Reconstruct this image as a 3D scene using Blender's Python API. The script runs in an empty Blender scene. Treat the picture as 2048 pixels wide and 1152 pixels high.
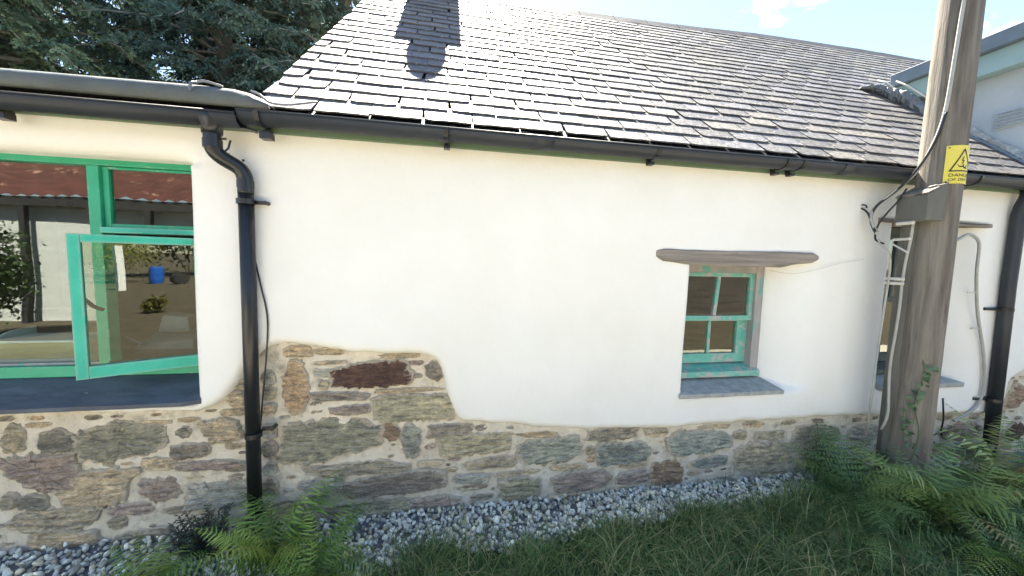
import bpy, bmesh, math, random
import numpy as np
from mathutils import Vector, Matrix

random.seed(7)
rng = np.random.default_rng(7)
scene = bpy.context.scene
COL = scene.collection

# ------------------------------------------------------------------ camera
F, HALF = 715.0, 1024.0
_down = np.array([-224.0, 8804.0, F]); _down /= np.linalg.norm(_down)
_along = np.array([3896.0, 41.0, F]); _along -= _down * _along.dot(_down); _along /= np.linalg.norm(_along)
_up = -_down
R3 = np.stack([_along, np.cross(_up, _along), _up])
EYE = Vector((0.0, -2.183, 1.6))
cam_data = bpy.data.cameras.new('camera')
cam_data.sensor_width = 36.0
cam_data.lens = F / (2 * HALF) * 36.0
cam_data.clip_start = 0.02
cam_data.clip_end = 3000.0
cam = bpy.data.objects.new('camera', cam_data)
COL.objects.link(cam)
cx, cy, cz = R3 @ np.array([1, 0, 0.]), R3 @ np.array([0, -1, 0.]), R3 @ np.array([0, 0, -1.])
cam.matrix_world = Matrix(((cx[0], cy[0], cz[0], EYE.x), (cx[1], cy[1], cz[1], EYE.y),
                           (cx[2], cy[2], cz[2], EYE.z), (0, 0, 0, 1)))
scene.camera = cam

# ------------------------------------------------------------------ light
SUN_EL = 57.0
world = bpy.data.worlds.new('World'); scene.world = world
world.use_nodes = True
wn, wl = world.node_tree.nodes, world.node_tree.links
wn.clear()
w_out = wn.new('ShaderNodeOutputWorld'); w_bg = wn.new('ShaderNodeBackground')
w_sky = wn.new('ShaderNodeTexSky'); w_sky.sky_type = 'NISHITA'; w_sky.sun_disc = False
w_sky.sun_elevation = math.radians(SUN_EL); w_sky.sun_rotation = 0.0
w_sky.air_density = 1.0; w_sky.dust_density = 0.25; w_sky.ozone_density = 2.4
w_bg.inputs['Strength'].default_value = 0.052
w_tc = wn.new('ShaderNodeTexCoord'); w_map = wn.new('ShaderNodeMapping')
w_map.inputs['Scale'].default_value = (1.0, 1.0, 2.6)
w_map.inputs['Location'].default_value = (3.1, 0.4, 0.0)
w_noise = wn.new('ShaderNodeTexNoise'); w_noise.inputs['Scale'].default_value = 2.6
w_noise.inputs['Detail'].default_value = 7.0; w_noise.inputs['Roughness'].default_value = 0.6
w_noise.inputs['Distortion'].default_value = 0.6
w_ramp = wn.new('ShaderNodeValToRGB')
w_ramp.color_ramp.elements[0].position = 0.60; w_ramp.color_ramp.elements[0].color = (0, 0, 0, 1)
w_ramp.color_ramp.elements[1].position = 0.80; w_ramp.color_ramp.elements[1].color = (1, 1, 1, 1)
w_mix = wn.new('ShaderNodeMixRGB'); w_mix.inputs[2].default_value = (9.0, 9.3, 9.6, 1)
wl.new(w_tc.outputs['Generated'], w_map.inputs[0]); wl.new(w_map.outputs[0], w_noise.inputs['Vector'])
wl.new(w_noise.outputs['Fac'], w_ramp.inputs[0]); wl.new(w_ramp.outputs[0], w_mix.inputs[0])
wl.new(w_sky.outputs[0], w_mix.inputs[1]); wl.new(w_mix.outputs[0], w_bg.inputs[0])
wl.new(w_bg.outputs[0], w_out.inputs[0])

sun_data = bpy.data.lights.new('sun', 'SUN'); sun_data.energy = 5.0; sun_data.angle = math.radians(0.53)
sun_data.color = (1.0, 0.95, 0.87)
sun = bpy.data.objects.new('sun', sun_data); COL.objects.link(sun)
sun.rotation_euler = (-math.radians(90 - SUN_EL), 0, 0)
sun.location = (0, 6, 12)

vs = scene.view_settings
scene.display_settings.display_device = 'sRGB'
vs.view_transform = 'Standard'; vs.look = 'None'; vs.gamma = 1.0; vs.use_curve_mapping = False
vs.exposure = 3.05
vs.use_white_balance = True; vs.white_balance_temperature = 6850; vs.white_balance_tint = 8

# ------------------------------------------------------------------ material helpers
def nodes_of(m):
    m.use_nodes = True
    return m.node_tree.nodes, m.node_tree.links

def mat(name, c1, c2=None, rough=0.8, scale=8.0, bump=0.0, bscale=None, detail=6.0, spec=0.4, metal=0.0,
        stretch=(1, 1, 1), attr=None, objcol=False, c3=None, c3scale=3.0, c3lo=0.55, c3hi=0.7, coords='Object', trans=0.0, wet=0.0):
    m = bpy.data.materials.new(name); n, l = nodes_of(m)
    b = n['Principled BSDF']
    b.inputs['Roughness'].default_value = rough
    b.inputs['Specular IOR Level'].default_value = spec
    b.inputs['Metallic'].default_value = metal
    tc = n.new('ShaderNodeTexCoord'); mp = n.new('ShaderNodeMapping'); mp.inputs['Scale'].default_value = stretch
    l.new(tc.outputs[coords], mp.inputs[0])
    nz = n.new('ShaderNodeTexNoise'); nz.inputs['Scale'].default_value = scale
    nz.inputs['Detail'].default_value = detail; nz.inputs['Roughness'].default_value = 0.62
    l.new(mp.outputs[0], nz.inputs['Vector'])
    mx = n.new('ShaderNodeMixRGB'); mx.inputs[1].default_value = (*c1, 1); mx.inputs[2].default_value = (*(c2 or c1), 1)
    rp = n.new('ShaderNodeValToRGB'); rp.color_ramp.elements[0].position = 0.35; rp.color_ramp.elements[1].position = 0.65
    l.new(nz.outputs['Fac'], rp.inputs[0]); l.new(rp.outputs[0], mx.inputs[0])
    out = mx.outputs[0]
    if attr or objcol:
        mul = n.new('ShaderNodeMixRGB'); mul.blend_type = 'MULTIPLY'; mul.inputs[0].default_value = 1.0
        if attr:
            a = n.new('ShaderNodeAttribute'); a.attribute_name = attr; src = a.outputs['Color']
        else:
            a = n.new('ShaderNodeObjectInfo'); src = a.outputs['Color']
        l.new(out, mul.inputs[1]); l.new(src, mul.inputs[2]); out = mul.outputs[0]
    if c3:
        n3 = n.new('ShaderNodeTexNoise'); n3.inputs['Scale'].default_value = c3scale; n3.inputs['Detail'].default_value = 8
        n3.inputs['Roughness'].default_value = 0.7
        l.new(mp.outputs[0], n3.inputs['Vector'])
        r3 = n.new('ShaderNodeValToRGB'); r3.color_ramp.elements[0].position = c3lo; r3.color_ramp.elements[1].position = c3hi
        l.new(n3.outputs['Fac'], r3.inputs[0])
        m3 = n.new('ShaderNodeMixRGB'); l.new(r3.outputs[0], m3.inputs[0]); l.new(out, m3.inputs[1]); m3.inputs[2].default_value = (*c3, 1)
        out = m3.outputs[0]
    l.new(out, b.inputs['Base Color'])
    if bump:
        bn = n.new('ShaderNodeTexNoise'); bn.inputs['Scale'].default_value = bscale or scale * 2
        bn.inputs['Detail'].default_value = 8; bn.inputs['Roughness'].default_value = 0.65
        l.new(mp.outputs[0], bn.inputs['Vector'])
        bp = n.new('ShaderNodeBump'); bp.inputs['Strength'].default_value = 1.0; bp.inputs['Distance'].default_value = bump
        l.new(bn.outputs['Fac'], bp.inputs['Height']); l.new(bp.outputs[0], b.inputs['Normal'])
    if trans:
        tr = n.new('ShaderNodeBsdfTranslucent'); ms = n.new('ShaderNodeMixShader'); ms.inputs[0].default_value = trans
        l.new(out, tr.inputs[0]); l.new(b.outputs[0], ms.inputs[1]); l.new(tr.outputs[0], ms.inputs[2])
        l.new(ms.outputs[0], n['Material Output'].inputs[0])
    return m

def glass_mat(name, refl, tint=(0.86, 0.9, 0.86)):
    m = bpy.data.materials.new(name); n, l = nodes_of(m)
    n.remove(n['Principled BSDF'])
    g = n.new('ShaderNodeBsdfGlossy'); g.inputs['Roughness'].default_value = 0.012; g.inputs['Color'].default_value = (0.95, 0.97, 0.95, 1)
    t = n.new('ShaderNodeBsdfTransparent'); t.inputs[0].default_value = (*tint, 1)
    f = n.new('ShaderNodeFresnel'); 
    ge = n.new('ShaderNodeNewGeometry'); io = n.new('ShaderNodeMapRange')      # same reflectance from both faces of the thin pane
    io.inputs['To Min'].default_value = 1.5; io.inputs['To Max'].default_value = 1 / 1.5
    l.new(ge.outputs['Backfacing'], io.inputs['Value']); l.new(io.outputs['Result'], f.inputs['IOR'])
    ad = n.new('ShaderNodeMath'); ad.operation = 'MULTIPLY_ADD'; ad.inputs[1].default_value = 1.2; ad.inputs[2].default_value = refl
    ad.use_clamp = True
    nz = n.new('ShaderNodeTexNoise'); nz.inputs['Scale'].default_value = 1.7; nz.inputs['Detail'].default_value = 1
    bp = n.new('ShaderNodeBump'); bp.inputs['Distance'].default_value = 0.004; bp.inputs['Strength'].default_value = 0.6
    tc = n.new('ShaderNodeTexCoord'); l.new(tc.outputs['Object'], nz.inputs['Vector'])
    l.new(nz.outputs['Fac'], bp.inputs['Height']); l.new(bp.outputs[0], g.inputs['Normal'])
    ms = n.new('ShaderNodeMixShader'); l.new(f.outputs[0], ad.inputs[0]); l.new(ad.outputs[0], ms.inputs[0])
    l.new(t.outputs[0], ms.inputs[1]); l.new(g.outputs[0], ms.inputs[2]); l.new(ms.outputs[0], n['Material Output'].inputs[0])
    return m

M = {}
M['plaster'] = mat('lime_render', (0.80, 0.785, 0.72), (0.85, 0.835, 0.78), rough=0.95, scale=1.4, bump=0.008, bscale=7, spec=0.15,
                   c3=(0.72, 0.66, 0.52), c3scale=1.1, c3lo=0.66, c3hi=0.86)
M['mortar'] = mat('lime_mortar', (0.62, 0.545, 0.42), (0.77, 0.70, 0.57), rough=0.95, scale=7, bump=0.012, bscale=38, spec=0.15,
                  c3=(0.37, 0.33, 0.26), c3scale=9, c3lo=0.52, c3hi=0.68)
def stone_mat():
    m = bpy.data.materials.new('rubble_stone'); n, l = nodes_of(m); b = n['Principled BSDF']
    b.inputs['Roughness'].default_value = 0.82; b.inputs['Specular IOR Level'].default_value = 0.3
    tc = n.new('ShaderNodeTexCoord'); oi = n.new('ShaderNodeObjectInfo')
    ad = n.new('ShaderNodeVectorMath'); ad.operation = 'ADD'; sc_ = n.new('ShaderNodeMath'); sc_.operation = 'MULTIPLY'; sc_.inputs[1].default_value = 57.0
    l.new(oi.outputs['Random'], sc_.inputs[0]); l.new(tc.outputs['Object'], ad.inputs[0]); l.new(sc_.outputs[0], ad.inputs[1])
    def noise(scale, st, det=9, dist=0.0, rough=0.65):
        mp = n.new('ShaderNodeMapping'); mp.inputs['Scale'].default_value = st; l.new(ad.outputs[0], mp.inputs[0])
        z = n.new('ShaderNodeTexNoise'); z.inputs['Scale'].default_value = scale; z.inputs['Detail'].default_value = det
        z.inputs['Distortion'].default_value = dist; z.inputs['Roughness'].default_value = rough; l.new(mp.outputs[0], z.inputs['Vector']); return z
    def ramp(src, a, b_):
        r = n.new('ShaderNodeValToRGB'); r.color_ramp.elements[0].position = a; r.color_ramp.elements[1].position = b_; l.new(src, r.inputs[0]); return r.outputs[0]
    def mix(f, a, b_, mode='MIX'):
        x = n.new('ShaderNodeMixRGB'); x.blend_type = mode
        if isinstance(f, float): x.inputs[0].default_value = f
        else: l.new(f, x.inputs[0])
        for k, q in ((1, a), (2, b_)):
            if isinstance(q, tuple): x.inputs[k].default_value = (*q, 1)
            else: l.new(q, x.inputs[k])
        return x.outputs[0]
    lay = noise(9, (1, 1, 5.5), dist=0.5); blotch = noise(14, (1, 1, 1.6)); fine = noise(60, (1, 1, 2.2)); speck = noise(95, (1, 1, 1), det=3)
    c = mix(1.0, mix(ramp(lay.outputs['Fac'], .34, .66), (.52, .51, .50), (1.6, 1.54, 1.42)), oi.outputs['Color'], 'MULTIPLY')
    c = mix(ramp(blotch.outputs['Fac'], .50, .66), c, mix(1.0, oi.outputs['Color'], (1.75, 1.62, 1.42), 'MULTIPLY'))
    c = mix(ramp(blotch.outputs['Fac'], .66, .74), c, (.47, .40, .29))
    c = mix(ramp(fine.outputs['Fac'], .30, .62), mix(1.0, c, (.55, .55, .56), 'MULTIPLY'), c)
    c = mix(ramp(speck.outputs['Fac'], .70, .74), c, (.58, .57, .53))
    # mortar smeared over the arris of each stone
    ra = n.new('ShaderNodeAttribute'); ra.attribute_name = 'rim'
    mm = n.new('ShaderNodeMath'); mm.operation = 'MULTIPLY_ADD'; mm.inputs[1].default_value = 0.62; l.new(ra.outputs['Fac'], mm.inputs[0])
    sm = noise(26, (1, 1, 1.5), det=7); l.new(sm.outputs['Fac'], mm.inputs[2])
    c = mix(ramp(mm.outputs[0], .84, .98), c, (.60, .52, .395))
    l.new(c, b.inputs['Base Color'])
    hs = mix(0.35, lay.outputs['Fac'], fine.outputs['Fac'])
    bp = n.new('ShaderNodeBump'); bp.inputs['Strength'].default_value = 1.0; bp.inputs['Distance'].default_value = 0.045
    l.new(hs, bp.inputs['Height']); l.new(bp.outputs[0], b.inputs['Normal'])
    return m
M['stone'] = stone_mat()
M['slate'] = mat('roof_slate', (0.085, 0.085, 0.09), (0.155, 0.148, 0.14), rough=0.57, scale=14, bump=0.009, bscale=38, spec=0.38,
                 attr='tint', c3=(0.30, 0.275, 0.20), c3scale=26, c3lo=0.60, c3hi=0.67, coords='Object')
M['sill_slate'] = mat('sill_slate', (0.05, 0.062, 0.085), (0.085, 0.105, 0.14), rough=0.42, scale=5, bump=0.004, bscale=16, spec=0.5,
                      stretch=(1, 4, 4), c3=(0.17, 0.19, 0.22), c3scale=9, c3lo=0.64, c3hi=0.80)
M['sill_slate_pale'] = mat('sill_slate_pale', (0.26, 0.28, 0.27), (0.42, 0.43, 0.41), rough=0.8, scale=16, bump=0.004, bscale=20)
M['black'] = mat('black_plastic', (0.010, 0.011, 0.013), (0.016, 0.018, 0.022), rough=0.32, scale=4, spec=0.5, bump=0.0008, bscale=30,
                 c3=(0.035, 0.034, 0.03), c3scale=7, c3lo=0.66, c3hi=0.9)
M['gutter'] = mat('gutter_plastic', (0.016, 0.02, 0.026), (0.028, 0.034, 0.043), rough=0.52, scale=3, spec=0.5, stretch=(0.4, 1, 1), bump=0.001, bscale=12,
                  c3=(0.07, 0.07, 0.065), c3scale=8, c3lo=0.62, c3hi=0.9)
M['felt'] = mat('roof_membrane', (0.065, 0.078, 0.078), (0.10, 0.112, 0.108), rough=0.65, scale=3, bump=0.006, bscale=9,
                c3=(0.10, 0.058, 0.048), c3scale=2.3, c3lo=0.62, c3hi=0.8)
M['lead'] = mat('lead_flashing', (0.13, 0.145, 0.16), (0.23, 0.25, 0.27), rough=0.5, scale=7, bump=0.015, bscale=14, spec=0.5)
M['green'] = mat('green_paint', (0.018, 0.31, 0.165), (0.03, 0.36, 0.21), rough=0.42, scale=5, bump=0.0012, bscale=40,
                 c3=(0.38, 0.42, 0.37), c3scale=19, c3lo=0.74, c3hi=0.78)
M['green_worn'] = mat('turquoise_paint_worn', (0.03, 0.42, 0.29), (0.05, 0.50, 0.36), rough=0.5, scale=6, bump=0.002, bscale=40,
                      c3=(0.46, 0.47, 0.43), c3scale=15, c3lo=0.635, c3hi=0.68)
M['green_dull'] = mat('green_board', (0.11, 0.18, 0.11), (0.15, 0.21, 0.14), rough=0.7, scale=5, stretch=(0.3, 1, 1))
M['sash_paint'] = mat('aged_turquoise_paint', (0.10, 0.40, 0.31), (0.17, 0.48, 0.39), rough=0.6, scale=9, bump=0.003, bscale=50,
                      c3=(0.42, 0.39, 0.36), c3scale=15, c3lo=0.52, c3hi=0.58)
M['bare_frame'] = mat('weathered_frame_wood', (0.27, 0.27, 0.26), (0.40, 0.37, 0.345), rough=0.85, scale=10, bump=0.004, bscale=40,
                      stretch=(1, 1, 0.35), c3=(0.13, 0.36, 0.31), c3scale=8, c3lo=0.56, c3hi=0.6)
M['ridge'] = mat('dark_ridge_tile', (0.03, 0.034, 0.042), (0.055, 0.06, 0.07), rough=0.75, scale=6, spec=0.25, bump=0.003)
M['dark_frame'] = mat('dark_weathered_frame', (0.05, 0.065, 0.058), (0.09, 0.10, 0.09), rough=0.8, scale=9)
M['lintel'] = mat('weathered_lintel_oak', (0.20, 0.175, 0.15), (0.37, 0.325, 0.28), rough=0.88, scale=9, bump=0.020, bscale=13,
                  stretch=(0.16, 1, 3.0), c3=(0.10, 0.085, 0.07), c3scale=10, c3lo=0.57, c3hi=0.64)
M['pole'] = mat('pole_wood', (0.115, 0.10, 0.083), (0.245, 0.218, 0.18), rough=0.88, scale=9, bump=0.022, bscale=13,
                stretch=(2.2, 2.2, 0.16), c3=(0.06, 0.048, 0.04), c3scale=7, c3lo=0.57, c3hi=0.68)
M['board'] = mat('green_grey_board', (0.095, 0.095, 0.08), (0.145, 0.14, 0.12), rough=0.8, scale=7, bump=0.003, bscale=25, stretch=(1, 1, 0.25))
M['cable_grey'] = mat('grey_cable', (0.34, 0.34, 0.31), (0.42, 0.41, 0.38), rough=0.5, scale=12)
M['clip'] = mat('pale_plastic', (0.55, 0.52, 0.46), (0.62, 0.6, 0.54), rough=0.5, scale=12)
M['sign'] = mat('yellow_sign_plate', (0.66, 0.55, 0.075), (0.72, 0.61, 0.12), rough=0.5, scale=6, c3=(0.5, 0.47, 0.3), c3scale=10, c3lo=0.64, c3hi=0.8)
M['ink'] = mat('sign_ink', (0.02, 0.02, 0.02), rough=0.5)
M['ground'] = mat('soil', (0.04, 0.05, 0.025), (0.05, 0.08, 0.03), rough=0.95, scale=3, bump=0.02, bscale=12,
                  c3=(0.045, 0.085, 0.02), c3scale=1.2, c3lo=0.42, c3hi=0.55)
M['bounce_sheet'] = mat('pale_bounce_ground', (0.40, 0.36, 0.29), (0.50, 0.46, 0.38), rough=0.95, scale=20, bump=0.01, bscale=60)  # for the added ground sheet that bounces sun onto the wall
M['lawn'] = mat('dry_yard_ground', (0.055, 0.047, 0.028), (0.09, 0.07, 0.045), rough=0.95, scale=2.2, bump=0.03, bscale=30)
M['gravel'] = mat('gravel_stone', (0.75, 0.75, 0.75), (1.12, 1.12, 1.12), rough=0.75, scale=40, bump=0.003, bscale=90, attr='tint')
M['gravel_bed'] = mat('gravel_bed', (0.10, 0.105, 0.11), (0.22, 0.23, 0.24), rough=0.9, scale=60, bump=0.01, bscale=60)
M['grass'] = mat('grass_blade', (0.8, 0.8, 0.8), (1.15, 1.15, 1.15), rough=0.5, scale=3, attr='tint', trans=0.25, spec=0.3)
M['fern'] = mat('fern_leaf', (0.8, 0.85, 0.8), (1.2, 1.15, 1.1), rough=0.5, scale=7, objcol=True, trans=0.25, spec=0.35)
M['shrubleaf'] = mat('small_dark_leaf', (0.035, 0.065, 0.045), (0.075, 0.11, 0.08), rough=0.42, scale=30, spec=0.5)
M['ivy'] = mat('ivy_leaf', (0.05, 0.11, 0.05), (0.09, 0.16, 0.08), rough=0.4, scale=20)
M['conifer'] = mat('conifer_foliage', (0.7, 0.75, 0.75), (1.25, 1.2, 1.1), rough=0.6, scale=1.5, attr='tint', trans=0.3, spec=0.25)
M['bark'] = mat('tree_bark', (0.09, 0.07, 0.055), (0.16, 0.13, 0.10), rough=0.9, scale=6, bump=0.02, bscale=12, stretch=(1, 1, 0.3))
M['twig'] = mat('pale_twig', (0.22, 0.19, 0.15), (0.3, 0.27, 0.22), rough=0.8, scale=20)
M['neigh_wall'] = mat('blue_grey_render', (0.40, 0.45, 0.48), (0.46, 0.51, 0.54), rough=0.9, scale=2.5, bump=0.003, bscale=30,
                      c3=(0.32, 0.36, 0.38), c3scale=1.4, c3lo=0.6, c3hi=0.85)
M['neigh_fascia'] = mat('pale_fascia_paint', (0.27, 0.40, 0.42), (0.31, 0.45, 0.46), rough=0.6, scale=4)
M['neigh_gutter'] = mat('slate_grey_gutter', (0.12, 0.16, 0.20), (0.16, 0.21, 0.25), rough=0.5, scale=4)
M['fillet'] = mat('mortar_fillet', (0.28, 0.30, 0.29), (0.46, 0.48, 0.46), rough=0.95, scale=20, bump=0.02, bscale=28)
M['chimney'] = mat('chimney_render', (0.5, 0.47, 0.42), (0.6, 0.57, 0.5), rough=0.9, scale=4, bump=0.005)
M['terracotta'] = mat('terracotta', (0.38, 0.16, 0.09), (0.45, 0.2, 0.12), rough=0.8, scale=8)
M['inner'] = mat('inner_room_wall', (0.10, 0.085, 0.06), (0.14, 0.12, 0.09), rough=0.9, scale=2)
M['table'] = mat('brown_table_top', (0.12, 0.075, 0.04), (0.18, 0.115, 0.065), rough=0.35, scale=4, stretch=(0.3, 2, 1), spec=0.5)
M['white'] = mat('white_plastic', (0.78, 0.82, 0.80), (0.82, 0.85, 0.83), rough=0.35, scale=5)
M['gold'] = mat('yellow_gloss', (0.45, 0.40, 0.16), (0.62, 0.58, 0.35), rough=0.3, scale=3, stretch=(1, 1, 6))
M['grey_dev'] = mat('grey_plastic', (0.26, 0.28, 0.26), (0.32, 0.34, 0.32), rough=0.4, scale=5)
M['card'] = mat('white_card', (0.78, 0.78, 0.74), (0.72, 0.72, 0.70), rough=0.8, scale=30)
M['barn_wall'] = mat('barn_whitewash', (0.50, 0.52, 0.50), (0.58, 0.60, 0.58), rough=0.9, scale=3, bump=0.006, bscale=12, stretch=(0.3, 1, 3))
M['rust'] = mat('rusty_corrugated', (0.05, 0.013, 0.010), (0.10, 0.03, 0.022), rough=0.75, scale=5, bump=0.004, stretch=(1, 1, 0.4),
                c3=(0.30, 0.17, 0.13), c3scale=3, c3lo=0.60, c3hi=0.68)
M['dark_wood'] = mat('dark_timber', (0.018, 0.018, 0.022), (0.035, 0.032, 0.03), rough=0.7, scale=5)
M['blue'] = mat('blue_barrel_plastic', (0.01, 0.08, 0.36), (0.015, 0.10, 0.42), rough=0.4, scale=5)
M['bush'] = mat('bush_leaf', (0.8, 0.8, 0.8), (1.2, 1.2, 1.2), rough=0.5, scale=3, attr='tint', trans=0.25)
def worn_edges(m, worn=(0.40, 0.42, 0.38), amount=0.5):
    # chipped paint that follows the arrises of the timber
    n, l = nodes_of(m); b = n['Principled BSDF']; src = b.inputs['Base Color'].links[0].from_socket
    bv = n.new('ShaderNodeBevel'); bv.samples = 3; bv.inputs['Radius'].default_value = 0.018
    ge = n.new('ShaderNodeNewGeometry'); dt = n.new('ShaderNodeVectorMath'); dt.operation = 'DOT_PRODUCT'
    l.new(bv.outputs[0], dt.inputs[0]); l.new(ge.outputs['Normal'], dt.inputs[1])
    inv = n.new('ShaderNodeMath'); inv.operation = 'SUBTRACT'; inv.inputs[0].default_value = 1.0; l.new(dt.outputs['Value'], inv.inputs[1])
    mu = n.new('ShaderNodeMath'); mu.operation = 'MULTIPLY'; mu.inputs[1].default_value = 2.6; mu.use_clamp = True; l.new(inv.outputs[0], mu.inputs[0])
    tc = n.new('ShaderNodeTexCoord'); nz = n.new('ShaderNodeTexNoise'); nz.inputs['Scale'].default_value = 17; nz.inputs['Detail'].default_value = 6
    nz.inputs['Roughness'].default_value = 0.7; l.new(tc.outputs['Object'], nz.inputs['Vector'])
    rp = n.new('ShaderNodeValToRGB'); rp.color_ramp.elements[0].position = amount; rp.color_ramp.elements[1].position = amount + 0.06; l.new(nz.outputs['Fac'], rp.inputs[0])
    m2 = n.new('ShaderNodeMath'); m2.operation = 'MULTIPLY'; l.new(mu.outputs[0], m2.inputs[0]); l.new(rp.outputs[0], m2.inputs[1])
    mx = n.new('ShaderNodeMixRGB'); l.new(m2.outputs[0], mx.inputs[0]); l.new(src, mx.inputs[1]); mx.inputs[2].default_value = (*worn, 1)
    l.new(mx.outputs[0], b.inputs['Base Color'])
worn_edges(M['green_worn'], amount=0.38); worn_edges(M['sash_paint'], amount=0.38); worn_edges(M['green'], amount=0.56)
M['glass'] = glass_mat('window_glass', 0.03)
M['glass_old'] = glass_mat('old_window_glass', 0.02)

# ------------------------------------------------------------------ object helpers
def link(o, parent=None):
    COL.objects.link(o)
    if parent is not None: o.parent = parent
    return o

def empty(name, loc=(0, 0, 0), parent=None):
    o = bpy.data.objects.new(name, None); o.empty_display_size = 0.1; o.location = loc
    return link(o, parent)

def tag(o, label=None, cat=None, group=None, kind=None):
    if label: o['label'] = label
    if cat: o['category'] = cat
    if group: o['group'] = group
    if kind: o['kind'] = kind
    return o

class MB:
    def __init__(self): self.v, self.f = [], []
    def add(self, vs_, fs_):
        k = len(self.v); self.v += [tuple(map(float, p)) for p in vs_]; self.f += [tuple(i + k for i in f) for f in fs_]; return self
    def box(self, x0, x1, y0, y1, z0, z1, mtx=None):
        p = [(x0, y0, z0), (x1, y0, z0), (x1, y1, z0), (x0, y1, z0), (x0, y0, z1), (x1, y0, z1), (x1, y1, z1), (x0, y1, z1)]
        if mtx is not None: p = [tuple(mtx @ Vector(q)) for q in p]
        return self.add(p, [(0, 3, 2, 1), (4, 5, 6, 7), (0, 1, 5, 4), (1, 2, 6, 5), (2, 3, 7, 6), (3, 0, 4, 7)])
    def hexa(self, p):   # 8 corners, bottom ccw then top
        return self.add(p, [(0, 3, 2, 1), (4, 5, 6, 7), (0, 1, 5, 4), (1, 2, 6, 5), (2, 3, 7, 6), (3, 0, 4, 7)])
    def tube(self, pts, r, n=10, cap=True, rs=None, smooth=0, squash=None):
        P = [Vector(p) for p in pts]
        if smooth: P, rs = catmull(P, smooth, rs)
        vs_, fs_ = [], []
        up = Vector((0, 0, 1)); prev = None
        for i, p in enumerate(P):
            t = (P[min(i + 1, len(P) - 1)] - P[max(i - 1, 0)]).normalized()
            if prev is None:
                a = t.cross(up if abs(t.dot(up)) < 0.95 else Vector((1, 0, 0))).normalized()
            else:
                a = (prev - t * prev.dot(t)).normalized()
            prev = a; b = t.cross(a)
            rr = rs[i] if rs is not None else r
            for k in range(n):
                th = 2 * math.pi * k / n
                vs_.append(p + a * (math.cos(th) * rr) + b * (math.sin(th) * rr))
        for i in range(len(P) - 1):
            for k in range(n):
                k2 = (k + 1) % n
                fs_.append((i * n + k, i * n + k2, (i + 1) * n + k2, (i + 1) * n + k))
        if cap:
            fs_.append(tuple(range(n - 1, -1, -1))); fs_.append(tuple(range((len(P) - 1) * n, len(P) * n)))
        return self.add(vs_, fs_)
    def build(self, name, m, parent=None, bevel=0.0, smooth=False, jitter=0.0, segs=2, loc=None):
        me = bpy.data.meshes.new(name); me.from_pydata(self.v, [], self.f)
        if bevel or jitter:
            bm = bmesh.new(); bm.from_mesh(me)
            if jitter:
                bmesh.ops.subdivide_edges(bm, edges=[e for e in bm.edges if e.calc_length() > 0.08], cuts=6, use_grid_fill=True)
                for v in bm.verts:
                    v.co += Vector((random.uniform(-1, 1), random.uniform(-1, 1), random.uniform(-1, 1))) * jitter
            if bevel:
                bmesh.ops.bevel(bm, geom=[e for e in bm.edges if len(e.link_faces) == 2 and e.calc_face_angle(0) > 0.6], offset=bevel, segments=segs, affect='EDGES', profile=0.6)
            bm.normal_update(); bm.to_mesh(me); bm.free()
        return finish(name, me, m, parent, smooth, loc)

def finish(name, me, m, parent=None, smooth=False, loc=None):
    me.validate(); me.update()
    if m is not None: me.materials.append(m)
    if smooth: me.polygons.foreach_set('use_smooth', [True] * len(me.polygons))
    o = bpy.data.objects.new(name, me)
    if loc is not None: o.location = loc
    return link(o, parent)

def catmull(P, sub, rs=None):
    out, ro = [], []
    for i in range(len(P) - 1):
        p0, p1, p2, p3 = P[max(i - 1, 0)], P[i], P[i + 1], P[min(i + 2, len(P) - 1)]
        for s in range(sub):
            t = s / sub
            out.append(0.5 * ((2 * p1) + (p2 - p0) * t + (2 * p0 - 5 * p1 + 4 * p2 - p3) * t * t + (3 * p1 - p0 - 3 * p2 + p3) * t ** 3))
            if rs is not None: ro.append(rs[i] * (1 - t) + rs[i + 1] * t)
    out.append(P[-1])
    if rs is not None: ro.append(rs[-1])
    return out, (ro if rs is not None else None)

def np_mesh(name, V, quads=None, tris=None, m=None, parent=None, tint=None, smooth=False, kind=None):
    """big meshes straight from arrays; tint is one colour per vertex"""
    me = bpy.data.meshes.new(name)
    nq = 0 if quads is None else len(quads); nt = 0 if tris is None else len(tris)
    me.vertices.add(len(V)); me.vertices.foreach_set('co', np.ascontiguousarray(V, dtype=np.float32).ravel())
    loops = []
    if nq: loops.append(np.asarray(quads, dtype=np.int32).ravel())
    if nt: loops.append(np.asarray(tris, dtype=np.int32).ravel())
    loops = np.concatenate(loops)
    me.loops.add(len(loops)); me.loops.foreach_set('vertex_index', loops)
    me.polygons.add(nq + nt)
    starts = np.concatenate([np.arange(nq) * 4, nq * 4 + np.arange(nt) * 3]).astype(np.int32)
    me.polygons.foreach_set('loop_start', starts)
    me.update(calc_edges=True)
    if tint is not None:
        a = me.color_attributes.new('tint', 'FLOAT_COLOR', 'POINT')
        c = np.ones((len(V), 4), dtype=np.float32); c[:, :3] = tint
        a.data.foreach_set('color', c.ravel())
    o = finish(name, me, m, parent, smooth)
    if kind: o['kind'] = kind
    return o

def set_tint(me, rgb):
    a = me.color_attributes.new('tint', 'FLOAT_COLOR', 'POINT')
    a.data.foreach_set('color', [c for _ in me.vertices for c in (*rgb, 1.0)])

def smooth_noise(seed, n=24):
    r = np.random.default_rng(seed)
    k = r.uniform(-1, 1, (n, 2)); ph = r.uniform(0, 6.28, n)
    def f(x, z, s=1.0):
        out = np.zeros_like(x, dtype=float)
        for i in range(n):
            out += np.sin((k[i, 0] * x + k[i, 1] * z) * s * 6 + ph[i])
        return out / math.sqrt(n)
    return f

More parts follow.
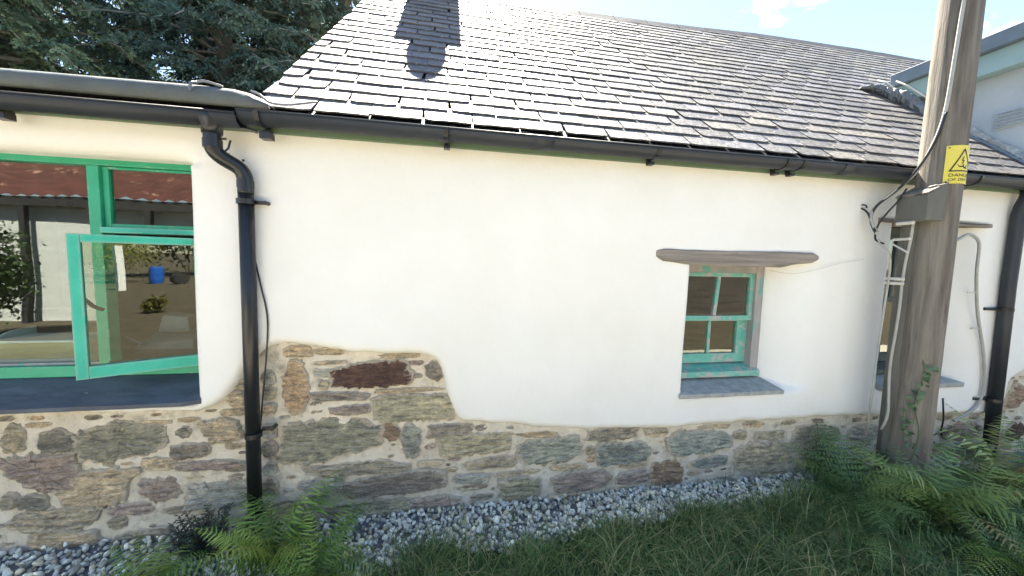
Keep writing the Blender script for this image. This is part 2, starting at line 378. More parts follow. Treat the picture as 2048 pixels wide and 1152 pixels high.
STONES = [(-2.163,0.62,0.102,0.137,"g"),(-1.986,0.596,0.17,0.126,"d"),(-1.708,0.581,0.411,0.199,"G"),(-2.052,0.435,0.325,0.194,"p"),(-1.844,0.333,0.307,0.194,"t"),(-2.106,0.271,0.133,0.087,"d"),(-2.03,0.157,0.382,0.13,"g"),(-1.902,0.201,0.145,0.064,"g"),(-2.203,0.289,0.07,0.086,"g"),(-1.538,0.291,0.206,0.14,"p"),(-1.38,0.501,0.194,0.08,"d"),(-1.409,0.608,0.085,0.062,"d"),(-1.232,0.606,0.191,0.132,"t"),(-1.529,0.437,0.168,0.071,"t"),(-1.28,0.411,0.331,0.055,"p"),(-1.263,0.225,0.314,0.154,"b"),(-1.676,0.194,0.207,0.066,"p"),(-1.46,0.16,0.146,0.047,"g"),(-1.743,0.115,0.095,0.066,"g"),(-1.975,0.053,0.305,0.101,"t"),(-1.637,0.026,0.256,0.075,"g"),(-1.546,0.666,0.166,0.031,"t"),(-1.388,0.675,0.102,0.028,"t"),(-2.057,0.688,0.111,0.026,"t"),(-1.152,0.323,0.101,0.05,"g"),(-1.161,0.37,0.105,0.029,"g"),(-1.34,0.35,0.151,0.035,"t"),(-1.158,0.705,0.136,0.046,"t"),(-1.145,0.786,0.099,0.083,"t"),(-1.122,0.874,0.059,0.065,"g"),(-1.765,0.455,0.058,0.039,"g"),(-1.658,0.401,0.098,0.056,"t"),(-0.981,0.899,0.081,0.081,"b"),(-0.978,0.806,0.071,0.07,"g"),(-0.984,0.716,0.084,0.064,"t"),(-0.982,0.584,0.077,0.083,"b"),(-0.987,0.474,0.093,0.089,"g"),(-0.985,0.364,0.083,0.072,"b"),(-0.99,0.258,0.088,0.103,"g"),(-0.919,0.126,0.227,0.098,"g"),(-0.825,1.044,0.15,0.069,"t"),(-0.659,1.043,0.171,0.047,"t"),(-0.656,0.974,0.185,0.026,"g"),(-0.843,0.833,0.146,0.29,"o"),(-0.692,0.916,0.115,0.05,"b"),(-0.69,0.845,0.064,0.062,"g"),(-0.432,0.894,0.45,0.151,"m"),(-0.283,1.005,0.251,0.036,"t"),(-0.183,0.962,0.122,0.031,"p"),(-0.073,0.909,0.104,0.124,"d"),(-0.601,0.773,0.325,0.051,"d"),(-0.733,0.734,0.083,0.027,"d"),(-0.726,0.693,0.078,0.036,"g"),(-0.548,0.689,0.224,0.058,"p"),(-0.208,0.792,0.405,0.028,"t"),(-0.184,0.683,0.458,0.163,"G"),(-0.32,0.544,0.104,0.131,"r"),(-0.65,0.512,0.562,0.253,"G"),(-0.204,0.476,0.121,0.203,"b"),(0.036,0.534,0.282,0.077,"d"),(0.227,0.533,0.082,0.043,"d"),(-0.089,0.43,0.072,0.039,"p"),(-0.096,0.493,0.06,0.029,"t"),(0.191,0.429,0.464,0.138,"G"),(0.288,0.293,0.316,0.074,"g"),(-0.512,0.322,0.577,0.078,"g"),(-0.319,0.204,0.623,0.125,"d"),(-0.711,0.241,0.238,0.074,"b"),(-0.704,0.16,0.173,0.044,"b"),(-0.466,0.06,0.516,0.103,"G"),(0.174,0.199,0.229,0.06,"b"),(-0.088,0.318,0.17,0.042,"g"),(-0.05,0.071,0.304,0.06,"p"),(0.241,0.068,0.152,0.047,"g"),(0.179,0.138,0.194,0.04,"g"),(0.69,0.346,0.452,0.158,"B"),(0.592,0.46,0.276,0.044,"t"),(1.12,0.432,0.369,0.081,"g"),(1.45,0.423,0.173,0.051,"t"),(1.214,0.29,0.394,0.14,"B"),(1.803,0.326,0.547,0.157,"B"),(0.82,0.219,0.253,0.039,"t"),(0.491,0.208,0.277,0.041,"g"),(0.495,0.118,0.295,0.117,"G"),(0.911,0.118,0.414,0.128,"p"),(1.282,0.11,0.242,0.088,"p"),(1.548,0.121,0.255,0.183,"r"),(1.29,0.187,0.193,0.033,"t"),(1.894,0.171,0.289,0.08,"B"),(2.127,0.354,0.11,0.065,"g"),(2.384,0.339,0.259,0.062,"g"),(2.317,0.185,0.446,0.188,"g"),(2.008,0.01,0.379,0.109,"b"),(2.407,0.043,0.276,0.068,"g"),(1.445,-0.007,0.288,0.041,"g"),(0.821,0.015,0.311,0.053,"t"),(0.46,0.024,0.207,0.052,"g"),(2.812,0.322,0.419,0.128,"g"),(2.879,0.143,0.425,0.151,"g"),(1.756,0.312,0.081,0.026,"t"),(3.26,0.305,0.287,0.124,"b"),(4.261,0.249,0.46,0.132,"p"),(4.355,0.084,0.354,0.117,"g"),(4.895,0.208,0.243,0.156,"m"),(4.852,0.527,0.203,0.202,"r"),(0.962,0.327,0.072,0.06,"t"),(0.972,0.261,0.072,0.042,"t"),(0.384,0.291,0.131,0.068,"g"),(-0.115,0.27,0.066,0.026,"t"),(1.761,0.095,0.089,0.034,"t"),(0.53,0.469,0.027,0.02,"t"),(-0.464,0.952,0.166,0.024,"t"),(0.411,0.477,0.065,0.02,"t"),(2.243,0.429,0.172,0.038,"t"),(1.91,0.434,0.246,0.03,"t"),(2.803,-0.016,0.329,0.102,"g") ]
EDGE=[ (-2.185,0.754),(-1.323,0.728),(-1.250,0.747),(-1.193,0.789),(-1.117,0.882),(-1.059,0.987),(-0.995,1.073),(-0.907,1.094),(-0.779,1.088),(-0.648,1.063),(-0.488,1.036),(-0.293,1.028),(-0.122,1.015),(-0.057,0.983),(-0.021,0.905),(0.007,0.779),(0.045,0.667),(0.085,0.595),(0.184,0.576),(0.342,0.554),(0.604,0.511),(0.947,0.479),(1.235,0.468),(1.575,0.450),(1.849,0.458),(2.094,0.462),(2.611,0.462),(2.977,0.457),(3.363,0.447),(4.089,0.419),(4.654,0.384),(4.689,0.510),(4.703,0.684),(4.862,0.765) ]

# ================================================================== ground
def sheet(name, pts, z, m, kind='structure'):
    b = MB(); b.add([(x, y, z) for x, y in pts], [tuple(range(len(pts)))]); o = b.build(name, m); tag(o, kind=kind); return o
g = sheet('ground', [(-400, -400), (400, -400), (400, 400), (-400, 400)], -0.06, M['lawn'])
# uneven soil next to the wall
nx, ny = 160, 48
gx, gy = np.meshgrid(np.linspace(-4.5, 8, nx), np.linspace(-2.9, 0.06, ny))
fn = smooth_noise(3)
gz = 0.012 * fn(gx, gy, 1.3) - 0.01
gz = np.where(gy > -0.28, np.minimum(gz, 0.0), gz)
V = np.stack([gx, gy, gz], -1).reshape(-1, 3)
idx = np.arange(nx * ny).reshape(ny, nx)
Q = np.stack([idx[:-1, :-1], idx[:-1, 1:], idx[1:, 1:], idx[1:, :-1]], -1).reshape(-1, 4)
o = np_mesh('soil', V, quads=Q, m=M['ground'], smooth=True, kind='structure')

# ================================================================== cottage
cottage = tag(empty('cottage', (0, 0, 0)), 'white rendered stone cottage with slate roof, green windows and black gutter', 'house')

BIG = (-4.3, -1.306, 0.772, 2.066)          # bay window opening x0 x1 z0 z1
SM = (1.640, 2.355, 0.725, 1.60)             # small sash window
S2 = (3.29, 4.00, 0.70, 1.94)               # window behind the pole
XL, XR = -5.0, 7.9
edge = [(XL, 0.756), (-3.4, 0.762)] + EDGE + [(5.05, 0.78), (XR, 0.75)]
ex = np.array([p[0] for p in edge]); ez = np.array([p[1] for p in edge])

# finer lower edge with a little wobble
def dens(px, pz, step=0.02):
    X, Z = [], []
    for i in range(len(px) - 1):
        n = max(1, int(math.hypot(px[i + 1] - px[i], pz[i + 1] - pz[i]) / step))
        for k in range(n):
            t = k / n; X.append(px[i] * (1 - t) + px[i + 1] * t); Z.append(pz[i] * (1 - t) + pz[i + 1] * t)
    X.append(px[-1]); Z.append(pz[-1]); return np.array(X), np.array(Z)
dx_, dz_ = dens(ex, ez)
for _ in range(3):
    dx_[1:-1] = (dx_[:-2] + 2 * dx_[1:-1] + dx_[2:]) / 4; dz_[1:-1] = (dz_[:-2] + 2 * dz_[1:-1] + dz_[2:]) / 4
f1 = smooth_noise(11)
dz_ = dz_ + 0.004 * f1(dx_ * 3.0, dx_ * 1.3, 2.2)

def poly_sd(x, z):
    """signed distance to the lower edge, positive above it (inside the render coat)"""
    a = np.stack([dx_[:-1], dz_[:-1]], -1); b = np.stack([dx_[1:], dz_[1:]], -1)
    P = np.stack([x.ravel(), z.ravel()], -1)
    best = np.full(len(P), 1e9); cx_ = np.zeros_like(best); cz_ = np.zeros_like(best); side = np.ones_like(best)
    for i in range(len(a)):
        ab = b[i] - a[i]; L2 = ab @ ab + 1e-12
        t = np.clip(((P - a[i]) @ ab) / L2, 0, 1)
        c = a[i] + t[:, None] * ab; d = np.hypot(P[:, 0] - c[:, 0], P[:, 1] - c[:, 1])
        m_ = d < best
        best[m_] = d[m_]; cx_[m_] = c[m_, 0]; cz_[m_] = c[m_, 1]
        cr = ab[0] * (P[:, 1] - a[i][1]) - ab[1] * (P[:, 0] - a[i][0])
        side[m_] = np.sign(cr[m_])
    return (best * side).reshape(x.shape), cx_.reshape(x.shape), cz_.reshape(x.shape)

def rect_sd(x, z, r, rad=0.03):
    """signed distance outside a rounded rect"""
    cx0, cz0 = (r[0] + r[1]) / 2, (r[2] + r[3]) / 2; hx, hz = (r[1] - r[0]) / 2 - rad, (r[3] - r[2]) / 2 - rad
    qx, qz = np.abs(x - cx0) - hx, np.abs(z - cz0) - hz
    return np.hypot(np.maximum(qx, 0), np.maximum(qz, 0)) + np.minimum(np.maximum(qx, qz), 0) - rad

def bulge(x, z):
    f = smooth_noise(21, 18)(x, z, 0.42); f2 = smooth_noise(22, 18)(x, z, 1.4)
    return 0.010 * f + 0.0035 * f2

def splay(x, z, r, wl_, wr_, wt, wb, depth):
    dx = np.where(x < r[0], (r[0] - x) / wl_, np.where(x > r[1], (x - r[1]) / wr_, 0))
    dz = np.where(z < r[2], (r[2] - z) / wb, np.where(z > r[3], (z - r[3]) / wt, 0))
    t = np.clip(np.hypot(dx, dz), 0, 1)
    return depth * (1 - t) ** 2.1

STEP = 0.0165
XS = np.arange(XL, XR, STEP); ZS = np.arange(0.40, 2.262, STEP)
X, Z = np.meshgrid(XS, ZS)
sd, ccx, ccz = poly_sd(X, Z)
keep_x, keep_z = X.copy(), Z.copy()
# snap slightly-outside vertices onto the edge
near = (sd < 0) & (sd > -STEP * 1.9)
X = np.where(near, ccx, X); Z = np.where(near, ccz, Z)
inside = sd > 0
openings = [(BIG, 0.045), (SM, 0.012), (S2, 0.02)]
for r, rad in openings:
    d = rect_sd(X, Z, r, rad)
    n2 = (d < 0) & (d > -STEP * 1.9)
    e = 1e-3
    gxx = (rect_sd(X + e, Z, r, rad) - d) / e; gzz = (rect_sd(X, Z + e, r, rad) - d) / e
    X = np.where(n2, X - gxx * d, X); Z = np.where(n2, Z - gzz * d, Z)
    inside &= ~(d <= 0)
T = 0.052; RR = 0.05
dd = np.clip(np.where(near, 0, np.maximum(sd, 0)) / RR, 0, 1)
Y = -0.045 + T * (1 - np.sqrt(np.clip(1 - (1 - dd) ** 2, 0, 1))) + bulge(X, Z)
# rounded arris at the bay window, with the bulging band over its head
db = np.maximum(rect_sd(X, Z, BIG, 0.045), 0)
ar = np.where(Z > BIG[3] - 0.02, 0.11, 0.045)
q = np.clip(db / ar, 0, 1)
Y += np.where(Z > BIG[3] - 0.02, 0.07, 0.03) * (1 - np.sqrt(np.clip(1 - (1 - q) ** 2, 0, 1)))
Y += splay(X, Z, SM, 0.06, 0.36, 0.03, 0.06, 0.165)
Y += splay(X, Z, S2, 0.04, 0.30, 0.05, 0.05, 0.165)
d1 = np.maximum(rect_sd(X, Z, SM, 0.012), 0); q = np.clip(d1 / 0.012, 0, 1); Y += 0.010 * (1 - q) ** 2
NZ, NX = X.shape
idx = np.arange(NZ * NX).reshape(NZ, NX)
ok = (inside[:-1, :-1].astype(int) + inside[:-1, 1:] + inside[1:, 1:] + inside[1:, :-1]) > 0
Q = np.stack([idx[:-1, :-1], idx[:-1, 1:], idx[1:, 1:], idx[1:, :-1]], -1)[ok]
V = np.stack([X, Y, Z], -1).reshape(-1, 3)
used = np.unique(Q); remap = -np.ones(len(V), dtype=int); remap[used] = np.arange(len(used))
wall = np_mesh('plaster_coat', V[used], quads=remap[Q], m=M['plaster'], parent=cottage, smooth=True)
bm = bmesh.new(); bm.from_mesh(wall.data)
bmesh.ops.remove_doubles(bm, verts=bm.verts, dist=0.0008)
be = [e for e in bm.edges if e.is_boundary]
def do_rim(sel, yto):
    r = bmesh.ops.extrude_edge_only(bm, edges=sel)
    for v in [g_ for g_ in r['geom'] if isinstance(g_, bmesh.types.BMVert)]: v.co.y = yto
def inr(e, r, m_=0.05):
    c = (e.verts[0].co + e.verts[1].co) / 2
    return r[0] - m_ < c.x < r[1] + m_ and r[2] - m_ < c.z < r[3] + m_
do_rim([e for e in be if inr(e, BIG)], 0.24)
do_rim([e for e in be if inr(e, SM)], 0.22)
do_rim([e for e in be if inr(e, S2)], 0.22)
bmesh.ops.recalc_face_normals(bm, faces=bm.faces)
bm.to_mesh(wall.data); bm.free()
wall.data.polygons.foreach_set('use_smooth', [True] * len(wall.data.polygons))

# ---- mortar face of the stone wall below the render, with stones set in it
sn = smooth_noise(31, 26)
MX, MZ = np.meshgrid(np.arange(XL, XR, 0.022), np.arange(-0.12, 1.16, 0.022))
MY = 0.004 * sn(MX, MZ, 2.5) + 0.003 * smooth_noise(32)(MX, MZ, 7) + rng.normal(0, 0.0012, MX.shape)
top = np.interp(MX, dx_, dz_) + 0.06
keep = (MZ < top + 0.02)
idx = np.arange(MX.size).reshape(MX.shape)
ok = keep[:-1, :-1] & keep[:-1, 1:]
Q = np.stack([idx[:-1, :-1], idx[:-1, 1:], idx[1:, 1:], idx[1:, :-1]], -1)[ok]
stone_wall = np_mesh('stone_wall', np.stack([MX, MY, MZ], -1).reshape(-1, 3), quads=Q, m=M['mortar'], parent=cottage, smooth=True)

PAL = {'g': [(.245, .23, .185), (.215, .205, .175), (.265, .245, .20)], 'G': [(.205, .20, .16), (.225, .22, .17), (.19, .195, .165)],
       'd': [(.15, .15, .135), (.17, .16, .145)], 'p': [(.215, .185, .175), (.235, .205, .19)], 't': [(.33, .285, .215), (.30, .265, .205)],
       'b': [(.225, .24, .225), (.25, .255, .235)], 'B': [(.19, .215, .205), (.215, .235, .215)], 'm': [(.095, .062, .055)], 'r': [(.24, .165, .12), (.22, .17, .13)],
       'o': [(.27, .21, .15)]}
def stone_mesh(w, h, seed, proud):
    r = random.Random(seed)
    n = int(min(64, max(20, 110 * (w + h))))
    pw = r.uniform(2.3, 3.6)
    ph = [r.uniform(0, 6.28) for _ in range(5)]
    sk = r.uniform(-0.25, 0.25); taper = r.uniform(-0.22, 0.22)
    ring0 = []
    pw = r.uniform(4.5, 9.0) if w > .2 else r.uniform(3.0, 6.0)
    js = min(w, h)
    K = r.randint(6, 9) if w < 2.2 * h else r.randint(8, 12)
    ang = [2 * math.pi * (k + r.uniform(-.30, .30)) / K + ph[0] for k in range(K)]
    cor = []
    for a in ang:
        c, s = math.cos(a), math.sin(a); rr = (abs(c) ** pw + abs(s) ** pw) ** (-1 / pw) * r.uniform(.90, 1.06)
        x_, z_ = c * rr, s * rr * (1 + taper * c)
        cor.append((x_ * w / 2 * 1.02 + sk * z_ * h / 2, z_ * h / 2 * 1.04))
    per = [math.dist(cor[k], cor[(k + 1) % K]) for k in range(K)]; tot = sum(per)
    for k in range(K):
        m_ = max(2, round(n * per[k] / tot)); a_, b_ = cor[k], cor[(k + 1) % K]
        for q in range(m_):
            t = q / m_; e_ = js * .05 * (.3 if q == 0 else 1)
            ring0.append((a_[0] * (1 - t) + b_[0] * t + r.uniform(-e_, e_), a_[1] * (1 - t) + b_[1] * t + r.uniform(-e_, e_) * 1.4))
    n = len(ring0)
    for _ in range(0):
        ring0 = [((ring0[k - 1][0] + 3 * ring0[k][0] + ring0[(k + 1) % n][0]) / 5, (ring0[k - 1][1] + 3 * ring0[k][1] + ring0[(k + 1) % n][1]) / 5) for k in range(n)]
    vs_, fs_ = [], []
    levels = [(1.03, 0.02), (1.0, -proud * 0.30), (0.955, -proud * 0.75), (0.84, -proud * 0.95), (0.68, -proud * 1.05), (0.52, -proud * 1.05), (0.36, -proud), (0.18, -proud)]
    m_ = min(w, h)
    for li, (k, y) in enumerate(levels):
        for i, (x_, z_) in enumerate(ring0):
            # shrink by absolute distance near the rim so thin stones keep an edge
            kx = k if li > 2 else 1 - (1 - k) * min(1.0, 0.12 / w) * 1.5
            kz = k if li > 2 else 1 - (1 - k) * min(1.0, 0.12 / h) * 1.5
            zz = z_ * kz; xx = x_ * kx; st_ = (zz * 28 + .5 * math.sin(xx * 9 + ph[3]) + .25 * math.sin(xx * 23 + ph[4])) % 1.0; nz = (-(st_ - .5) * .009 * min(1, js / .08) + r.uniform(-.0022, .0022)) if li > 1 else 0
            vs_.append((x_ * kx, y + nz, z_ * kz))
    for li in range(len(levels) - 1):
        for i in range(n):
            j = (i + 1) % n
            fs_.append((li * n + i, li * n + j, (li + 1) * n + j, (li + 1) * n + i))
    vs_.append((0, levels[-1][1], 0)); c_ = len(vs_) - 1
    for i in range(n): fs_.append(((len(levels) - 1) * n + i, (len(levels) - 1) * n + (i + 1) % n, c_))
    me = bpy.data.meshes.new('stone'); me.from_pydata(vs_, [], fs_)
    at = me.attributes.new('rim', 'FLOAT', 'POINT')
    at.data.foreach_set('value', [[1, 1, .8, .45, .2, .05, 0, 0][min(7, k_ // n)] for k_ in range(len(vs_))])
    return me
extra = []
er = random.Random(5)
def clash(x, z, w, h, L, pad=0.010):
    return any(abs(x - a[0]) < (w + a[2]) / 2 + pad and abs(z - a[1]) < (h + a[3]) / 2 + pad * 0.7 for a in L)
allst = list(STONES)
for t_ in range(9000):
    w = er.choice([er.uniform(.14, .34), er.uniform(.05, .16)]); h = w * er.uniform(.2, .5)
    if t_ > 4500: w *= 0.45; h = max(0.016, h * 0.5)
    x = er.uniform(-4.4, 7.0); z = er.uniform(0.0, 0.9)
    if z + h / 2 > np.interp(x, dx_, dz_) - 0.012: continue
    if -2.2 < x < 2.7 and w > 0.16: continue
    if clash(x, z, w, h, allst): continue
    allst.append((x, z, w, h, er.choice('ggtpdbGt')))
for i, (x, z, w, h, c) in enumerate(allst):
    w2 = w * (1.06 if w > .1 else 1.0)
    me = stone_mesh(w2, h * (1.12 if h > .05 else 1.05), i, random.uniform(0.013, 0.028) if h > .05 else 0.009)
    me.materials.append(M['stone'])
    o = bpy.data.objects.new('stone', me); link(o, stone_wall)
    base = random.choice(PAL[c]); k = random.uniform(.92, 1.22) * (1.15 if c == 'm' else 1.72)
    o.color = (base[0] * k * 1.12, base[1] * k * 1.07, base[2] * k * 1.0, 1)
    tilt = random.uniform(-.04, .04)
    if c == 'o': tilt = 0.04
    o.location = (x, 0.002, z); o.rotation_euler = (random.uniform(-.02, .02), tilt, random.uniform(-.02, .02))
    if c == 'm': o['label'] = 'large dark purple brown stone'
    if c == 'o': o['label'] = 'upright stone with orange stained top'

# ---- backing walls, ends and interior of the cottage
b = MB()
b.box(XL, XL + 0.05, 0.03, 4.6, -0.1, 2.3)
b.box(XL, XR, 4.6, 4.75, -0.1, 2.6)
b.box(-0.98, -0.93, 0.4, 4.3, 2.3, 2.62)
b.build('rear_walls', M['plaster'], cottage)
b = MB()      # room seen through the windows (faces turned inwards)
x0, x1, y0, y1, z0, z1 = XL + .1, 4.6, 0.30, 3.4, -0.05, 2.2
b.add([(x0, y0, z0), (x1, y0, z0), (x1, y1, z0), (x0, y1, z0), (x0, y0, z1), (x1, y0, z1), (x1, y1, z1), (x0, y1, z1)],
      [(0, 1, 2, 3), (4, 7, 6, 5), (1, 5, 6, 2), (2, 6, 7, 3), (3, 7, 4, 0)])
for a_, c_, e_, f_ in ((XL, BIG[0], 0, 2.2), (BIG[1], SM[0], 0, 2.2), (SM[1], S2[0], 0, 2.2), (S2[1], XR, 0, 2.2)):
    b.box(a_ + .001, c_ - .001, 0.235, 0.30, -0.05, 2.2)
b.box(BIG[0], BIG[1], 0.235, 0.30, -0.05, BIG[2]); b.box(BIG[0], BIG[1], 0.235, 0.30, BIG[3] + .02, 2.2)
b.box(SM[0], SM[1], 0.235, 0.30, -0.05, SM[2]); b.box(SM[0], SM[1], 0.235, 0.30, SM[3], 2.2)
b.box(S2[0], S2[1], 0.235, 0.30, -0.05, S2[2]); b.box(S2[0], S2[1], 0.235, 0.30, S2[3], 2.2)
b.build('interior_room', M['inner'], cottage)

# ================================================================== roof
PITCH = math.radians(44); SP, CP = math.sin(PITCH), math.cos(PITCH)
E0 = np.array([0, -0.135, 2.318])      # eave line (lower slate edge)
def RP(x, s, n=0.0):     # point on the roof: x, distance up the slope, height above it
    return (x, E0[1] + s * CP - n * SP, E0[2] + s * SP + n * CP)
RIDX = [-1.2, 0.24, 0.84, 1.89, 3.0, 4.33, 6.19, 7.62, 9.6]
RIDS = [3.06, 3.13, 3.17, 3.25, 3.36, 3.62, 3.69, 3.62, 3.55]
def ridge_s(x): return float(np.interp(x, RIDX, RIDS)) 
def verge_x(s): return -0.955 + 0.072 * s
XEND = 9.4
b = MB()      # sarking deck just under the slates, back slope too
pts = [RP(verge_x(0), 0.03, -0.03), RP(XEND, 0.03, -0.03)]
top_, back_ = [], []
xs_ = [verge_x(3.05)] + [x for x in np.arange(-0.5, XEND, 0.4)] + [XEND]
for x in xs_:
    p = RP(x, ridge_s(x) - 0.01, -0.03); top_.append(p); back_.append((x, p[1] + 2.4, p[2] - 2.3))
low = [RP(verge_x(0) + (x - xs_[0]) / (XEND - xs_[0]) * (XEND - verge_x(0)), 0.03, -0.03) for x in xs_]
n_ = len(xs_)
b.add(low + top_ + back_, [(i, i + 1, n_ + i + 1, n_ + i) for i in range(n_ - 1)] + [(n_ + i, n_ + i + 1, 2 * n_ + i + 1, 2 * n_ + i) for i in range(n_ - 1)])
v0 = RP(verge_x(0), 0.03, -0.04)
b.add([v0, top_[0], back_[0], (v0[0], back_[0][1], 2.3), (v0[0], v0[1], 2.28)], [(0, 1, 2, 3, 4)])
roof = b.build('roof', M['felt'], cottage)

EXPO, SW, THK = 0.138, 0.268, 0.0085
def slate_mesh(seed, w=SW - .0065, chip=0.005):
    r = random.Random(seed)
    L = EXPO + 0.05
    bot = [(-w / 2 + w * k / 5, r.uniform(-chip, chip * .6)) for k in range(6)]
    if r.random() < .22: bot[0] = (bot[0][0] + .012, bot[0][1] + .010)
    if r.random() < .22: bot[5] = (bot[5][0] - .012, bot[5][1] + .012)
    outl = bot + [(w / 2, L), (-w / 2, L)]
    sl = THK / EXPO * 1.0
    up_ = [(x, s, THK * 2.0 - sl * s + r.uniform(-.0006, .0006)) for x, s in outl]
    dn = [(x, s, p[2] - THK) for (x, s), p in zip(outl, up_)]
    n = len(outl)
    fs_ = [tuple(range(n)), tuple(range(2 * n - 1, n - 1, -1))] + [(i, i + n, (i + 1) % n + n, (i + 1) % n) for i in range(n)]
    # local coords: x, y = up the slope, z = normal
    return [tuple(p) for p in up_ + dn], fs_
TINTS = [(1, 1, 1), (.72, .73, .77), (1.3, 1.24, 1.12), (.88, .86, .84), (1.12, 1.12, 1.18), (.8, .79, .76)]
variants = []
for i in range(26):
    v_, f_ = slate_mesh(100 + i)
    me = bpy.data.meshes.new('slate'); me.from_pydata(v_, [], f_); me.materials.append(M['slate'])
    bm = bmesh.new(); bm.from_mesh(me); bmesh.ops.recalc_face_normals(bm, faces=bm.faces); bm.to_mesh(me); bm.free()
    set_tint(me, TINTS[i % 6]); variants.append((me, v_, f_, TINTS[i % 6]))
BAS = Matrix(((1, 0, 0), (0, CP, -SP), (0, SP, CP))).to_4x4()
sr = random.Random(12)
places = []
row = 0; s = 0.0
while s < 3.75:
    off = (row % 2) * SW / 2 + sr.uniform(-.02, .02)
    k0 = int((verge_x(s) - 0.1 - off) / SW) - 1
    for k in range(k0, int(XEND / SW) + 1):
        x = off + k * SW
        if x + SW / 2 < verge_x(s) + 0.035 or x > XEND: continue
        if s > ridge_s(x) - 0.06: continue
        # the neighbour's wall stands on the roof here
        if x > 4.76 + SW / 2 and s < 1.45: continue
        places.append((x + sr.uniform(-.004, .004), s + sr.gauss(0, .0012) + (sr.uniform(-.02, -.006) if sr.random() < .012 else 0), sr.gauss(0, .0025), sr.randrange(26), sr.uniform(0, .0025)))
    row += 1; s += EXPO
missing = [(-0.60, 0.02), (1.06, 0.02)]
def size_in_photo(p):
    q = Vector(RP(p[0], p[1])) - EYE
    return q.length
places.sort(key=size_in_photo)
rest_v, rest_f, rest_t = [], [], []
for i, (x, s_, rot, vi, lift) in enumerate(places):
    clipw = None
    vx = verge_x(s_)
    if x - SW / 2 < vx: clipw = (vx - (x - SW / 2))
    mtx = Matrix.Translation(RP(x, s_, 0.004 + lift)) @ BAS @ Matrix.Rotation(rot, 4, 'Z')
    me, v_, f_, tn = variants[vi]
    if clipw is not None:
        v_ = [(max(p[0], -SW / 2 + clipw + 0.072 * p[1]), p[1], p[2]) for p in v_]
    if i < 300:
        if clipw is not None:
            me = bpy.data.meshes.new('slate'); me.from_pydata(v_, [], f_); me.materials.append(M['slate']); set_tint(me, tn)
        o = bpy.data.objects.new('slate', me); link(o, roof); o.matrix_world = mtx
        if s_ < .05 and sr.random() < .3:
            o.matrix_world = mtx @ Matrix.Translation((0, sr.uniform(-.004, .012), 0))
    else:
        k = len(rest_v); rest_v += [tuple(mtx @ Vector(p)) for p in v_]; rest_f += [tuple(a + k for a in f) for f in f_]
        rest_t += [tn] * len(v_)
me = bpy.data.meshes.new('upper_slates'); me.from_pydata(rest_v, [], rest_f)
a = me.color_attributes.new('tint', 'FLOAT_COLOR', 'POINT'); a.data.foreach_set('color', [c for t_ in rest_t for c in (*t_, 1.0)])
o = finish('upper_slates', me, M['slate'], roof); o['kind'] = 'stuff'
# undercloak course peeping out below the eave slates
b = MB()
x = verge_x(0)
while x < 5.2:
    w = sr.uniform(.2, .3); b.box(x, x + w - .006, 0, 0.08, -0.004, 0.003, mtx=Matrix.Translation(RP(0, -0.022 + sr.uniform(-.006, .006), 0)) @ BAS); x += w
b.build('eave_undercloak', M['slate'], roof)
for v in (roof.children[-1],): set_tint(v.data, (1, 1, .97))

# ridge tiles
x = -0.74
while x < XEND - .45:
    xa, xb = x, x + 0.448
    pa, pb = RP(xa, ridge_s(xa), 0.012), RP(xb, ridge_s(xb), 0.012)
    b = MB(); vs_ = []
    for (px, py, pz) in (pa, pb):
        for (dy, dz) in ((-.135, -.125), (-.02, .012), (0.0, .024), (.02, .012), (.135, -.125), (.125, -.135), (0, .0), (-.125, -.135)):
            vs_.append((px, py + dy + 0.02, pz + dz + 0.02 + random.uniform(-.002, .002)))
    b.add(vs_, [(i, (i + 1) % 8, 8 + (i + 1) % 8, 8 + i) for i in range(8)] + [tuple(range(7, -1, -1)), tuple(range(8, 16))])
    b.build('ridge_tile', M['ridge'], roof)
    x += 0.455
# verge: dark undercloak line along the left edge
b = MB(); b.tube([RP(verge_x(s_) + .004, s_, -0.012) for s_ in np.linspace(0, 3.05, 10)], 0.011, 6)
b.build('verge_edging', M['black'], roof)

# chimney on the ridge; its shadow runs down the slates
chim = MB().box(-0.385, 0.065, 2.02, 2.52, 4.25, 5.02).build('chimney', M['chimney'], cottage, bevel=0.008)
MB().box(-0.42, 0.10, 1.985, 2.555, 5.02, 5.09).build('chimney_cap', M['chimney'], chim, bevel=0.008)
b = MB(); b.tube([(-.16, 2.27, 5.09), (-.16, 2.27, 5.2), (-.16, 2.27, 5.56), (-.16, 2.27, 5.60), (-.16, 2.27, 5.64)], .12, 20, rs=[.145, .135, .12, .15, .14])
b.build('chimney_pot', M['terracotta'], chim, smooth=False)

# ---- flat roof edge over the bay (rolled membrane), soffit, fascia
b = MB()
pts = [(-5.0, 2.375), (-3.0, 2.37), (-1.9, 2.362), (-1.15, 2.372), (-1.0, 2.368), (-0.93, 2.355), (-0.88, 2.335), (-0.845, 2.31)]
prof = []
P0, P1 = [], []
for (x, zt) in pts:
    P0.append([(x, -0.22, 2.282), (x, -0.233, 2.292), (x, -0.236, (2.30 + zt) / 2), (x, -0.222, zt - 0.012), (x, -0.205, zt), (x, -0.12, zt + 0.006), (x, 3.6, zt + 0.05)])
vs_ = [p for r_ in P0 for p in r_]; k = 7
fs_ = [(i * k + j, (i + 1) * k + j, (i + 1) * k + j + 1, i * k + j + 1) for i in range(len(pts) - 1) for j in range(k - 1)]
b.add(vs_, fs_)
fr = b.build('flat_roof', M['felt'], cottage, smooth=True)
sd_ = fr.modifiers.new('thick', 'SOLIDIFY'); sd_.thickness = 0.012
MB().box(-5, -0.97, -0.2, 3.5, 2.29, 2.31).build('roof_deck', M['dark_wood'], fr)
